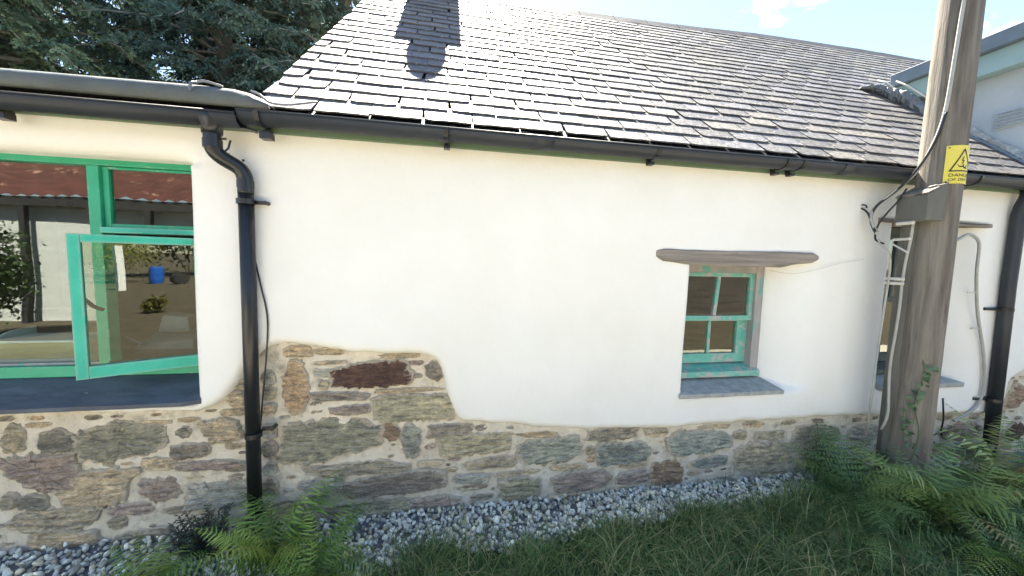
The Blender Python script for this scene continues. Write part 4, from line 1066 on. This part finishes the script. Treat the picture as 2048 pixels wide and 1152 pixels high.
# lumpy mortar fillet where that wall meets the slates, and the wrapped lead end
def rough_tube(pts_, rs, n, seed, amp, flat=1.0, sub=6):
    P, rr = catmull([Vector(p) for p in pts_], sub, rs)
    r_ = random.Random(seed); vs2 = []
    for i, p in enumerate(P):
        t = (P[min(i + 1, len(P) - 1)] - P[max(i - 1, 0)]).normalized(); a1 = t.cross(Vector((0, 0, 1))).normalized(); a2 = t.cross(a1)
        for k in range(n):
            th = 2 * math.pi * k / n; q = rr[i] * (1 + r_.uniform(-amp, amp))
            vs2.append(p + a1 * math.cos(th) * q + a2 * math.sin(th) * q * flat)
    f = [(i * n + k, i * n + (k + 1) % n, (i + 1) * n + (k + 1) % n, (i + 1) * n + k) for i in range(len(P) - 1) for k in range(n)]
    f += [tuple(range(n - 1, -1, -1)), tuple(range((len(P) - 1) * n, len(P) * n))]
    return MB().add(vs2, f)
N0 = 4.73
rough_tube([(p[0] - N0, p[1], p[2]) for p in (RP(4.68, -.05, .03), RP(4.68, .15, .035), RP(4.685, .35, .035), RP(4.68, .6, .03), RP(4.65, .85, .03), RP(4.62, 1.0, .03))], [.05, .06, .055, .045, .05, .03], 10, 3, .22, .75).build('mortar_fillet', M['fillet'], nb)
b = MB(); b.tube([(p[0] - N0, p[1], p[2]) for p in (RP(4.60, -.03, .022), RP(4.60, .4, .022), RP(4.59, .85, .02))], .012, 6); b.build('soaker_edge', M['neigh_gutter'], nb)
rough_tube([(-.08, .52, 3.02), (-0.12, .70, 3.17), (-0.17, .83, 3.32), (-0.24, .93, 3.42), (-0.33, 1.0, 3.485), (-.45, 1.04, 3.50)], [.06, .09, .11, .09, .055, .015], 12, 6, .13, .6).build('lead_wrapping', M['lead'], nb)
b = MB(); b.tube([(-.25, .86, 3.50), (-.25, .78, 3.43), (-.22, .70, 3.33), (-.15, .60, 3.2)], .008, 6, smooth=3); b.build('tie_wire', M['clip'], nb)
b = MB(); b.tube([(-.33, .97, 3.55), (-.33, .90, 3.50), (-.30, .84, 3.42)], .008, 6, smooth=3); b.build('tie_wire', M['clip'], nb)

# ================================================================== gravel strip (real stones, one mass)
def ico():
    bm = bmesh.new(); bmesh.ops.create_icosphere(bm, subdivisions=2, radius=1); bm.verts.ensure_lookup_table()
    v = np.array([p.co[:] for p in bm.verts]); f = np.array([[q.index for q in p.verts] for p in bm.faces]); bm.free(); return v, f
iv_, if_ = ico()
gb_x = [-5, -1.5, -.45, -.07, .47, .92, 1.6, 2.37, 3.0, 8]
gb_y = [-.60, -.60, -.50, -.33, -.40, -.31, -.30, -.29, -.27, -.3]
pts_ = []
for layer, n_g in ((0, 4300), (1, 2900)):
    for _ in range(n_g):
        x = rng.uniform(-3.0, 4.2); lo = np.interp(x, gb_x, gb_y) + rng.normal(0, .022)
        y = rng.uniform(lo, 0.0)
        pts_.append((x, y, 0.004 + layer * .014 + rng.uniform(-.005, .008), rng.uniform(.009, .0205) * (1.35 if rng.random() < .12 else 1)))
shapes = []
for k_ in range(14):
    v = iv_.copy(); v *= rng.uniform(.62, 1.15, 3)
    for _ in range(9):      # chop flat facets
        nrm = rng.normal(size=3); nrm /= np.linalg.norm(nrm); d_ = v @ nrm; cut = rng.uniform(.38, .7); v -= np.outer(np.maximum(d_ - cut, 0), nrm) 
    shapes.append(v)
AV, AF, AT = [], [], []
for i, (x, y, z, r) in enumerate(pts_):
    q = rng.normal(size=4); q /= np.linalg.norm(q); w_, a_, b_, c_ = q
    Rm = np.array([[1 - 2 * (b_ * b_ + c_ * c_), 2 * (a_ * b_ - c_ * w_), 2 * (a_ * c_ + b_ * w_)], [2 * (a_ * b_ + c_ * w_), 1 - 2 * (a_ * a_ + c_ * c_), 2 * (b_ * c_ - a_ * w_)],
                   [2 * (a_ * c_ - b_ * w_), 2 * (b_ * c_ + a_ * w_), 1 - 2 * (a_ * a_ + b_ * b_)]])
    AV.append(shapes[i % 14] @ Rm.T * r + (x, y, z + r * .5)); AF.append(if_ + i * len(iv_))
    g_ = rng.choice([.30, .46, .62, .78, .92], p=[.10, .18, .26, .26, .20]) * rng.uniform(.85, 1.15)
    wm_ = rng.random() < .14
    AT.append(np.tile([g_ * (1.12 if wm_ else rng.uniform(1.0, 1.05)), g_, g_ * (.70 if wm_ else rng.uniform(.80, .90))], (len(iv_), 1)))
gv = np_mesh('gravel', np.concatenate(AV), tris=np.concatenate(AF), m=M['gravel'], tint=np.concatenate(AT), kind='stuff')
tag(gv, 'pale grey gravel strip laid along the foot of the stone wall', 'gravel')
nx = 90
X_ = np.linspace(-4.6, 5.0, nx); lo = np.interp(X_, gb_x, gb_y) + .01
V = np.concatenate([np.stack([X_, lo, np.full(nx, .0085)], -1), np.stack([X_, np.full(nx, .02), np.full(nx, .0105)], -1)])
np_mesh('gravel_bed', V, quads=[(i, i + 1, nx + i + 1, nx + i) for i in range(nx - 1)], m=M['gravel_bed'], kind='structure')

sheet('bounce_sheet', [(-9, -3.2), (9, -3.2), (9, -1.72), (-9, -1.72)], 0.012, M['bounce_sheet'])  # added pale sheet out of view, throws sunlight back onto the shaded wall
# ================================================================== grass
def grass(n, xr, yf, seed, hmin, hmax, wid, pal, lean=.8, z0=-.015):
    r = np.random.default_rng(seed)
    x = r.uniform(*xr, n); y = yf(x, r, n)
    cl = smooth_noise(seed + 50)(x, y, 2.2); ok_ = r.uniform(-1.2, 1.2, n) < cl + .55
    x, y, cl = x[ok_], y[ok_], cl[ok_]; n = len(x)
    h = r.uniform(hmin, hmax, n) * (1 + .3 * np.clip(cl, -1, 1)); az = r.uniform(0, 2 * np.pi, n); ln = r.uniform(.15, lean * 1.5, n) * h
    w = wid * r.uniform(.6, 1.3, n)
    dx, dy = np.cos(az), np.sin(az); px, py = -dy, dx
    tw = r.uniform(-.5, .5, n)
    V = []
    for t, ww, zz in ((0, 1, 0), (.34, .9, .42), (.68, .62, .76), (1, 0, .92)):
        c = np.stack([x + dx * ln * t ** 1.7 + tw * px * h * .12 * t, y + dy * ln * t ** 1.7 + tw * py * h * .12 * t, z0 + h * zz * (1 - .35 * t * ln / h)], -1)
        off = np.stack([px * w * ww / 2, py * w * ww / 2, np.zeros(n)], -1)
        if ww > 0: V += [c - off, c + off]
        else: V += [c]
    V = np.stack(V, 1)      # n,7,3
    base = (np.arange(n) * 7)[:, None]
    q = np.concatenate([base + [0, 1, 3, 2], base + [2, 3, 5, 4]]); t_ = base + [4, 5, 6]
    pal = np.array(pal); ci = r.integers(0, len(pal), n); tint = pal[ci] * r.uniform(.75, 1.25, (n, 1))
    return V.reshape(-1, 3), q, t_, np.repeat(tint, 7, axis=0)
GP = [(.11, .185, .055), (.13, .21, .06), (.085, .155, .055), (.17, .24, .075), (.075, .135, .05), (.115, .20, .06), (.30, .28, .14)]
gbf = lambda x: np.interp(x, gb_x, gb_y)
parts = []
def yf1(x, r, n): return gbf(x) + .015 - np.abs(r.uniform(0, 1, n)) ** 1.1 * 1.05
parts.append(grass(80000, (-1.0, 4.6), yf1, 1, .06, .16, .0046, GP))
def yf2(x, r, n): return gbf(x) - .05 - r.uniform(0, 1, n) * .9
parts.append(grass(9000, (-.8, 4.4), yf2, 2, .12, .25, .0036, [(.12, .20, .06), (.18, .24, .08), (.36, .34, .17), (.10, .17, .06)], lean=1.3))
def yf4(x, r, n): return gbf(x) + r.uniform(0, 1, n) ** 1.6 * np.minimum(.30, -gbf(x) - .02)
parts.append(grass(1500, (-2.4, 3.2), yf4, 9, .03, .09, .0032, [(.12, .20, .06), (.18, .24, .08), (.30, .27, .12)], z0=.02))
def yf3(x, r, n): return -1.2 - r.uniform(0, 1, n) ** 1.5 * .7
parts.append(grass(12000, (-4.5, 5.5), yf3, 3, .04, .10, .006, [(.09, .13, .035), (.14, .15, .06), (.07, .11, .03)]))
VV, QQ, TT, CC, k = [], [], [], [], 0
for v, q, t_, c in parts: VV.append(v); QQ.append(q + k); TT.append(t_ + k); CC.append(c); k += len(v)
gr = np_mesh('grass', np.concatenate(VV), quads=np.concatenate(QQ), tris=np.concatenate(TT), m=M['grass'], tint=np.concatenate(CC), kind='stuff')
tag(gr, 'long untidy green grass growing beside the gravel strip', 'grass')

# ================================================================== ferns
def frond_mesh(seed, Lf=.5, wide=.16, n=17, droop=1.0):
    r = random.Random(seed)
    def P(t):
        a = .62 * math.pi * .5
        return Vector((Lf * (.12 * t + .80 * t ** 1.35), 0.02 * math.sin(3 * t + seed), Lf * (1.02 * t - .78 * droop * t ** 2.3)))
    vs_, fs_ = [], []
    b = MB(); b.tube([P(k / 12) for k in range(13)], .002, 4, rs=[.0022 * (1 - .75 * k / 12) for k in range(13)])
    for i in range(n):
        t = .14 + .85 * i / (n - 1); p = P(t); tg = (P(min(1, t + .02)) - P(t - .02)).normalized()
        prof = min(1.0, (t - .02) * 3.2) * (1 - t) ** .75 * 1.45 + .04
        for sd_ in (-1, 1):
            Lp = wide * prof * r.uniform(.7, 1.15)
            side = Vector((0, sd_, 0)); nrm = tg.cross(side).normalized() * sd_
            d_ = (side * .92 + tg * .38 + Vector((0, 0, -.18 * r.uniform(.3, 1.6)))).normalized()
            m_ = 8; gap = Lp / m_
            for j in range(m_):
                q = p + d_ * (Lp * (j + .3) / m_) + Vector((0, 0, -.25 * Lp * ((j / m_) ** 2)))
                pl = min(gap * 1.5, Lf * .85 / n * .62) * (1 - .72 * j / m_) + .0016
                for s2 in (-1, 1):
                    e_ = (tg * s2 * 1.0 + d_ * .55 + Vector((0, 0, r.uniform(-.25, .1)))).normalized()
                    wv = d_ * gap * .36
                    b.add([q - wv * .9, q + e_ * pl * .6 - wv * .6, q + e_ * pl, q + e_ * pl * .5 + wv * .7, q + wv * .9], [(0, 1, 2, 3, 4)])
    me = bpy.data.meshes.new('frond'); me.from_pydata(b.v, [], b.f); me.materials.append(M['fern'])
    return me
def simple_frond(seed, Lf=.5, wide=.13, n=19, droop=1.0):
    r = random.Random(seed)
    def P(t): return Vector((Lf * (.14 * t + .78 * t ** 1.35), 0.03 * math.sin(3 * t + seed), Lf * (1.02 * t - .78 * droop * t ** 2.3)))
    b = MB(); b.tube([P(k / 12) for k in range(13)], .002, 4, rs=[.0024 * (1 - .75 * k / 12) for k in range(13)])
    for i in range(n):
        t = .12 + .87 * i / (n - 1); p = P(t); tg = (P(min(1, t + .02)) - P(t - .02)).normalized()
        prof = min(1.0, (t - .02) * 3.5) * (1 - t) ** .7 * 1.5 + .05
        for sd_ in (-1, 1):
            Lp = wide * prof * r.uniform(.70, 1.12); w = Lf / n * .46 * (.55 + .45 * prof)
            if r.random() < .05: Lp *= .35
            d_ = (Vector((0, sd_, 0)) * .9 + tg * (.42 + r.uniform(-.16, .16)) + Vector((0, 0, -.12 + r.uniform(-.22, .16)))).normalized(); q = tg
            c = [p + d_ * (Lp * k / 5) + Vector((0, 0, -.22 * Lp * (k / 5) ** 2)) for k in range(6)]
            up_ = [.6, 1.0, .82, .62, .36]
            pts_ = [c[k] + q * w * up_[k] * .55 * r.uniform(.8, 1.2) for k in range(5)] + [c[5]] + [c[k] - q * w * up_[k] * .55 * r.uniform(.8, 1.2) for k in range(4, -1, -1)]
            b.add(pts_ , [(k, k + 1, 9 - k, 10 - k) for k in range(4)] + [(4, 5, 6)])
    me = bpy.data.meshes.new('frond'); me.from_pydata(b.v, [], b.f); me.materials.append(M['fern'])
    return me
bold = [simple_frond(11, droop=.8), simple_frond(12, wide=.11, droop=1.05), simple_frond(13, wide=.15, droop=.95), simple_frond(14, wide=.12, droop=.55)]
fronds = [frond_mesh(s_, .5, w_, 17, dr) for s_, w_, dr in ((1, .14, 1.0), (2, .12, 1.15), (3, .16, .9), (4, .13, 1.3), (5, .15, .75), (6, .10, .55))]
def fern(x, y, nfr, size, cols, label, seed, az0=0, az1=360, up=0.0, kinds=None):
    f = tag(empty('fern', (x, y, 0.0)), label, 'fern', 'ferns growing at the foot of the wall')
    r = random.Random(seed)
    for i in range(nfr):
        o = bpy.data.objects.new('frond', r.choice(kinds or fronds)); link(o, f)
        az = math.radians(az0 + (az1 - az0) * (i + r.uniform(.1, .9)) / nfr)
        o.rotation_euler = (r.uniform(-.35, .35), -up + r.uniform(-.25, .35), az)
        s_ = size * r.uniform(.7, 1.15); o.scale = (s_, s_, s_)
        o.location = (r.uniform(-.04, .04), r.uniform(-.04, .04), r.uniform(-.02, .03))
        c = r.choice(cols); k = r.uniform(.8, 1.2); o.color = (c[0] * k, c[1] * k, c[2] * k, 1)
    return f
FG = [(.16, .27, .055), (.22, .33, .07), (.12, .21, .05), (.28, .36, .09)]
FD = [(.11, .19, .07), (.13, .22, .075), (.18, .27, .09)]
FY = [(.27, .36, .10), (.34, .40, .13), (.21, .30, .09), (.30, .24, .11)]
fern(-.84, -.30, 26, .84, FG, 'bright green fern directly below the black downpipe, nearest the pipe shoe', 1, up=.3, kinds=bold)
fern(-1.34, -.37, 18, .52, FG, 'low green fern at the bottom edge left of the small dark shrub', 2, up=.1, kinds=bold)
fern(-.62, -.45, 22, .66, FG, 'green fern at the bottom edge beside the gravel, right of the downpipe', 3, up=.1, kinds=bold)
fern(2.62, -.42, 22, 1.08, FD, 'dark green fern at the left end of the large fern bank', 4, up=.25)
fern(3.0, -.55, 22, 1.15, FD + FY, 'tall dark fern in front of the timber pole foot', 5, up=.25, kinds=bold)
fern(2.45, -.66, 16, .72, FD, 'low dark fern spreading into the grass at the front of the fern bank', 6, up=.1)
fern(3.45, -.62, 18, .9, FY + FD, 'yellow-green arching fern right of the timber pole', 7, up=.2, kinds=bold + fronds[:2])
fern(3.95, -.42, 18, 1.12, FY, 'pale green fern under the right-hand downpipe', 8, up=.25, kinds=bold + fronds[:2])
fern(2.95, -.95, 16, .8, FD + FG, 'fern in the lower right corner of the fern bank', 9, up=.1)
fern(4.5, -.45, 16, .95, FY + FD, 'fern farthest right against the neighbouring corner', 10, up=.2)
fern(3.55, -1.0, 14, .8, FD + FY, 'fern at the right edge in front of the bank', 11, up=.15)
fern(2.78, -.20, 12, .95, FD, 'fern pressed against the stone wall left of the pole', 12, up=.35, kinds=bold)
# small dark evergreen shrub by the wall
def shrub(name, x, y, h, spread, nst, label, m, seed, leaf=.016, cat='shrub'):
    s = tag(empty(name, (x, y, 0)), label, cat); r = random.Random(seed); st, lf = MB(), MB()
    for i in range(nst):
        a_ = r.uniform(0, 6.28); d_ = r.uniform(0, spread); hh = h * r.uniform(.55, 1) * (1 - .35 * d_ / spread)
        top_ = Vector((math.cos(a_) * d_, math.sin(a_) * d_ * .7, hh)); bs = Vector((top_.x * .15, top_.y * .15, 0))
        mid = bs.lerp(top_, .5) + Vector((top_.x * .12, 0, 0)); P = [bs, mid, top_]; st.tube(P, .0025, 4, smooth=3)
        for k in range(26):
            t = .25 + .75 * k / 25; p = bs.lerp(mid, t * 2) if t < .5 else mid.lerp(top_, t * 2 - 1)
            an = k * 2.4; s_ = leaf * r.uniform(.7, 1.2) * (1 - .4 * t)
            d2 = Vector((math.cos(an), math.sin(an), r.uniform(.2, .7))).normalized(); w2 = d2.cross(Vector((0, 0, 1))).normalized()
            lf.add([p, p + d2 * s_ * .5 + w2 * s_ * .28, p + d2 * s_, p + d2 * s_ * .5 - w2 * s_ * .28], [(0, 1, 2, 3)])
    st.build('stem', M['bark'], s); lf.build('foliage', m, s); return s
shrub('dark_shrub', -1.22, -.17, .30, .19, 48, 'small dark evergreen shrub against the stone wall left of the black downpipe', M['shrubleaf'], 5, leaf=.036)
shrub('weed_sprout', 2.70, -.14, .56, .16, 6, 'thin upright weed poking above the fern bank against the wall', M['ivy'], 6, leaf=.05, cat='weed')

# ================================================================== conifers behind the bay
def conifer(name, x, y, h, label, seed, rad, z_low, nb_, tint_pal, spray_n=26, group=None, lean=(0, 0)):
    t = tag(empty(name, (x, y, 0)), label, 'tree', group); r = np.random.default_rng(seed)
    b = MB(); b.tube([(lean[0] * k / 8, lean[1] * k / 8, h * k / 8) for k in range(9)], .1, 12, rs=[.24 * (1 - k / 9) + .02 for k in range(9)])
    tr = b.build('trunk', M['bark'], t, smooth=True)
    lb = MB(); V, Q, C = [], [], []
    for i in range(nb_):
        z = z_low + (h - z_low) * (i + r.uniform(0, 1)) / nb_; az = r.uniform(0, 2 * np.pi); L_ = rad * (1 - .62 * (z - z_low) / (h - z_low)) * r.uniform(.7, 1.1)
        p0 = np.array([lean[0] * z / h, lean[1] * z / h, z]); d = np.array([math.cos(az), math.sin(az), 0]); pp = []
        for k in range(9):
            s_ = k / 8; pp.append(p0 + d * L_ * s_ + np.array([0, 0, L_ * (.22 * s_ - .48 * s_ ** 2.2)]) + r.normal(0, .03, 3))
        lb.tube(pp, .02, 5, rs=[.03 * (1 - k / 9) + .004 for k in range(9)])
        side = np.array([-d[1], d[0], 0])
        for k in range(30):
            s_ = .22 + .78 * r.uniform(0, 1); j = min(7, int(s_ * 8)); f = s_ * 8 - j; c0 = pp[j] * (1 - f) + pp[j + 1] * f
            sg_ = r.choice([-1, 1]); bl = L_ * .36 * r.uniform(.4, 1) * (1.15 - s_ * .6)
            bd = side * sg_ * r.uniform(.5, 1) + d * r.uniform(.2, .9) + np.array([0, 0, r.uniform(-.25, .35)]); bd /= np.linalg.norm(bd)
            col = tint_pal[r.integers(len(tint_pal))] * r.uniform(.75, 1.3)
            n_s = spray_n; tt = np.linspace(0.05, 1, n_s)
            cpt = c0 + np.outer(tt, bd * bl) + np.outer(tt ** 2, [0, 0, -bl * r.uniform(.3, .85)])
            w_ = r.uniform(.010, .020) * 1.3; ll = r.uniform(.05, .12) * (1.1 - .6 * tt)
            dirn = r.normal(0, .55, (n_s, 3)) + bd + np.array([0, 0, -.65]); dirn /= np.linalg.norm(dirn, axis=1)[:, None]
            ax = np.cross(dirn, r.normal(size=(n_s, 3))); ax /= np.linalg.norm(ax, axis=1)[:, None] + 1e-9
            tip = cpt + dirn * ll[:, None]; mid = cpt + dirn * ll[:, None] * .5
            base = sum(len(a) for a in V) if False else None
            V.append(np.stack([cpt, mid + ax * w_, tip, mid - ax * w_], 1).reshape(-1, 3)); C.append(np.tile(col, (n_s * 4, 1)))
    V = np.concatenate(V); C = np.concatenate(C); Q = np.arange(len(V)).reshape(-1, 4)
    np_mesh('crown', V, quads=Q, m=M['conifer'], parent=t, tint=C)
    lb.build('branches', M['twig'], tr)
    return t
CP_ = np.array([(.24, .31, .19), (.15, .22, .15), (.30, .36, .21)])
CD_ = np.array([(.12, .175, .145), (.09, .145, .125), (.16, .22, .165)])
conifer('cypress_tree', -7.0, 4.9, 9.5, 'pale green cypress with drooping sprays behind the flat roof at far left', 1, 2.7, 2.4, 170, CP_)
conifer('cypress_tree', -4.6, 6.6, 11.0, 'dark dense conifer filling the gap between the left cypress and the slate roof', 2, 3.2, 1.9, 250, CD_)
conifer('cypress_tree', -2.6, 8.0, 14.0, 'tall dark conifer rising right behind the left verge of the slate roof', 3, 3.5, 2.0, 280, CD_)
conifer('cypress_tree', -7.6, 8.8, 14.0, 'slender dark conifer filling the gap behind the two nearest cypresses', 6, 3.0, 3.0, 170, CD_)
conifer('cypress_tree', -9.6, 7.4, 11.0, 'dark conifer behind the pale cypress at the left edge', 4, 3.2, 2.6, 130, CD_)
conifer('cypress_tree', -5.6, 10.5, 15.0, 'distant dark conifer seen between the nearer conifer trunks', 5, 3.8, 3.0, 200, CD_)

# ================================================================== things on the table behind the bay window
tb = tag(empty('work_table', (-3.2, .93, 0)), 'brown wooden worktop inside behind the bay window', 'table')
MB().box(-1.4, 1.55, -.60, 1.9, .86, .90).build('table_top', M['table'], tb, bevel=.005)
for (x, y) in ((-1.3, -.5), (1.4, -.5), (-1.3, 1.8), (1.4, 1.8)): MB().box(x - .04, x + .04, y - .04, y + .04, 0, .86).build('leg', M['table'], tb)
def curved_side(x, t=.02, w=.42, h=.33):
    b = MB(); prof = [(0, 0)] + [(w * (1 - math.cos(a_)) * .75, h * math.sin(a_)) for a_ in np.linspace(.05, math.pi / 2, 9)] + [(w, h), (w, 0)]
    n = len(prof); b.add([(x, p[0], p[1]) for p in prof] + [(x + t, p[0], p[1]) for p in prof], [tuple(range(n)), tuple(range(2 * n - 1, n - 1, -1))] + [(i, i + n, (i + 1) % n + n, (i + 1) % n) for i in range(n)])
    return b
wt = tag(empty('white_appliance', (-2.33, .235, .905)), 'white curved-sided appliance with yellow front just inside the bay window', 'appliance')
for x in (-.42, -.22): curved_side(x, w=.30, h=.20).build('side_panel', M['white'], wt, bevel=.003)
MB().box(-.198, .22, .03, .28, .0, .055).build('base_tray', M['white'], wt, bevel=.006)
MB().box(-.198, .22, .05, .28, .0555, .145).build('yellow_front', M['gold'], wt, bevel=.003)
MB().box(-.198, .22, .05, .28, .1455, .16).build('lid', M['white'], wt, bevel=.003)
dv = tag(empty('desk_phone', (-1.98, .80, .90)), 'grey desk machine with raised back standing on the worktop inside the window', 'telephone')
dv.scale = (1, 1, 1.5)
MB().hexa([(-.16, -.1, 0), (.2, -.1, 0), (.2, .15, 0), (-.16, .15, 0), (-.14, -.08, .03), (.19, -.08, .04), (.19, .14, .08), (-.14, .14, .07)]).build('base', M['grey_dev'], dv, bevel=.006)
MB().hexa([(-.08, .0, .07), (.12, .0, .07), (.12, .13, .08), (-.08, .13, .08), (-.06, .02, .15), (.10, .02, .14), (.09, .11, .15), (-.05, .11, .16)]).build('handset_cradle', M['grey_dev'], dv, bevel=.006)
cdm = Matrix.Translation((-2.10, .66, .965)) @ Matrix.Rotation(.5, 4, 'Y') @ Matrix.Rotation(.9, 4, 'X')
tag(MB().box(-.055, .055, -.001, .001, -.04, .04, mtx=cdm).build('white_card', M['card']), 'small white card leaning against the grey desk machine', 'card')

# ================================================================== across the yard: what the panes mirror
barn = tag(empty('open_barn', (-6, -6.6, 0)), 'whitewashed barn with rusty red corrugated roof across the yard', 'barn')
MB().box(-12, 4.0, -3.0, -.6, -.1, 2.55).build('barn_wall', M['barn_wall'], barn)
b = MB(); n = 240
for i in range(n + 1):
    x = -12.3 + 16.5 * i / n; z = .03 * math.sin(i * 1.57)
    b.v += [(x, -.35, 2.72 + z), (x, -3.2, 4.25 + z)]
b.f += [(2 * i, 2 * i + 2, 2 * i + 3, 2 * i + 1) for i in range(n)]
b.build('corrugated_roof', M['rust'], barn)
MB().box(-12.2, 4.1, -.42, -.38, 2.48, 2.70).build('fascia_board', M['dark_wood'], barn)
for x in (-9.8, -7.5, -5.2, -2.9, -.6, 1.7, 3.9): MB().box(x - .06, x + .06, -.46, -.34, -.1, 2.48).build('post', M['dark_wood'], barn)
wd = MB().box(-4.5, -3.7, -.6, -.56, 1.2, 2.2).build('barn_window', M['dark_wood'], barn)
b = MB(); bars(b, [(-4.58, -4.5, 1.12, 2.28), (-3.7, -3.62, 1.12, 2.28), (-4.5, -3.7, 2.2, 2.28), (-4.5, -3.7, 1.12, 1.2)], -.6, -.53); b.build('window_frame', M['card'], wd)
def leafy(name, x, y, h, rad, n, pal, label, seed):
    t = tag(empty(name, (x, y, 0)), label, 'bush'); r = np.random.default_rng(seed)
    c = r.normal(0, 1, (26, 3)); c /= np.linalg.norm(c, axis=1)[:, None]; c = c * r.uniform(.3, .8, (26, 1)) * [rad, rad, h * .45] + [0, 0, h * .55]
    P = c[r.integers(0, 26, n)] + r.normal(0, rad * .22, (n, 3)); P[:, 2] = np.abs(P[:, 2])
    d = r.normal(size=(n, 3)); d /= np.linalg.norm(d, axis=1)[:, None]; a_ = np.cross(d, r.normal(size=(n, 3))); a_ /= np.linalg.norm(a_, axis=1)[:, None]
    s_ = r.uniform(.03, .06, (n, 1)) * (1 if h < 3 else 3.2); V = np.stack([P - d * s_, P + a_ * s_ * .5, P + d * s_, P - a_ * s_ * .5], 1).reshape(-1, 3)
    pal = np.array(pal); C = np.repeat(pal[r.integers(0, len(pal), n)], 4, axis=0)
    np_mesh('crown', V, quads=np.arange(len(V)).reshape(-1, 4), m=M['bush'], parent=t, tint=C)
    b = MB()
    for k in range(6): b.tube([(0, 0, 0), tuple(c[k] * .5), tuple(c[k])], .02, 5)
    b.build('stem', M['bark'], t)
BP = [(.05, .09, .03), (.07, .11, .04), (.04, .07, .03)]
leafy('garden_bush', -8.0, -5.3, 2.1, .7, 5000, BP, 'dark leafy bush in front of the barn, mirrored in the tall bay pane', 1)
leafy('garden_bush', -10.2, -5.0, 1.8, .9, 5000, BP, 'broad green bush at the far end of the barn yard', 2)

for k_, (x, y, h_, r_) in enumerate(((-2, -27, 8, 4), (4.5, -28, 8.5, 4.2), (11, -27.5, 8, 4.2), (17.5, -26, 8.5, 4), (23, -22, 8, 4))):
    leafy('yard_tree', x, y, h_, r_, 9000, [(.03, .05, .025), (.045, .07, .03), (.06, .075, .03)], ('dark yard tree standing %s of the far hedge line' % ('leftmost', 'second from the left', 'in the middle', 'second from the right', 'rightmost')[k_]), 20 + k_)
leafy('young_bush', 5.9, -23, 2.9, 1.6, 7000, [(.34, .30, .04), (.22, .24, .05), (.09, .12, .03)], 'yellowing young bush beside the blue barrel', 3)
bl = MB(); bl.tube([(0, 0, 0), (0, 0, .2), (0, 0, .6), (0, 0, .85), (0, 0, .88)], .28, 24, rs=[.26, .29, .29, .27, .24]); bo = bl.build('barrel', M['blue']); bo.location = (6.75, -21.0, -.05); tag(bo, 'blue plastic barrel standing in the yard far behind the viewer', 'barrel')
bl = MB(); bl.tube([(0, -.2, .3), (0, .2, .3)], .3, 24); bo = bl.build('round_tub', M['dark_wood']); bo.location = (6.95, -19.3, -.05); tag(bo, 'black round tub lying on its side next to the blue barrel', 'tub')
sh = tag(empty('reflection_shed', (9.5, -8.2, 0)), 'added brown boarded shed, unseen itself, that darkens the reflection in the small window', 'shed')  # added shed out of view, placed so the small panes mirror dark brown
b = MB()
for k_ in range(16): b.box(-4.5, 5.5, -.02 + (k_ % 2) * .004, .0 + (k_ % 2) * .004, -.1 + k_ * .2, .095 + k_ * .2)
b.build('board_cladding', mat('brown_board', (.055, .045, .038), (.085, .07, .06), rough=.8, scale=5, stretch=(.2, 1, 1)), sh)
MB().box(-4.5, 5.5, -2.5, -.03, -.1, 3.1).build('shed_body', M['dark_wood'], sh)
MB().box(-4.8, 5.8, -2.8, .3, 3.11, 3.25).build('shed_roof', M['felt'], sh)

gp_ = MB().box(4.3, 4.5, -17.9, -17.7, -.1, 1.7).build('gate_post', M['card']); tag(gp_, 'white painted gate post standing in the yard near the blue barrel', 'post')

leafy('yellow_plant', 2.3, -9.7, .35, .28, 900, [(.17, .15, .03), (.11, .11, .03)], 'small yellowing plant alone on the bare yard ground', 31)
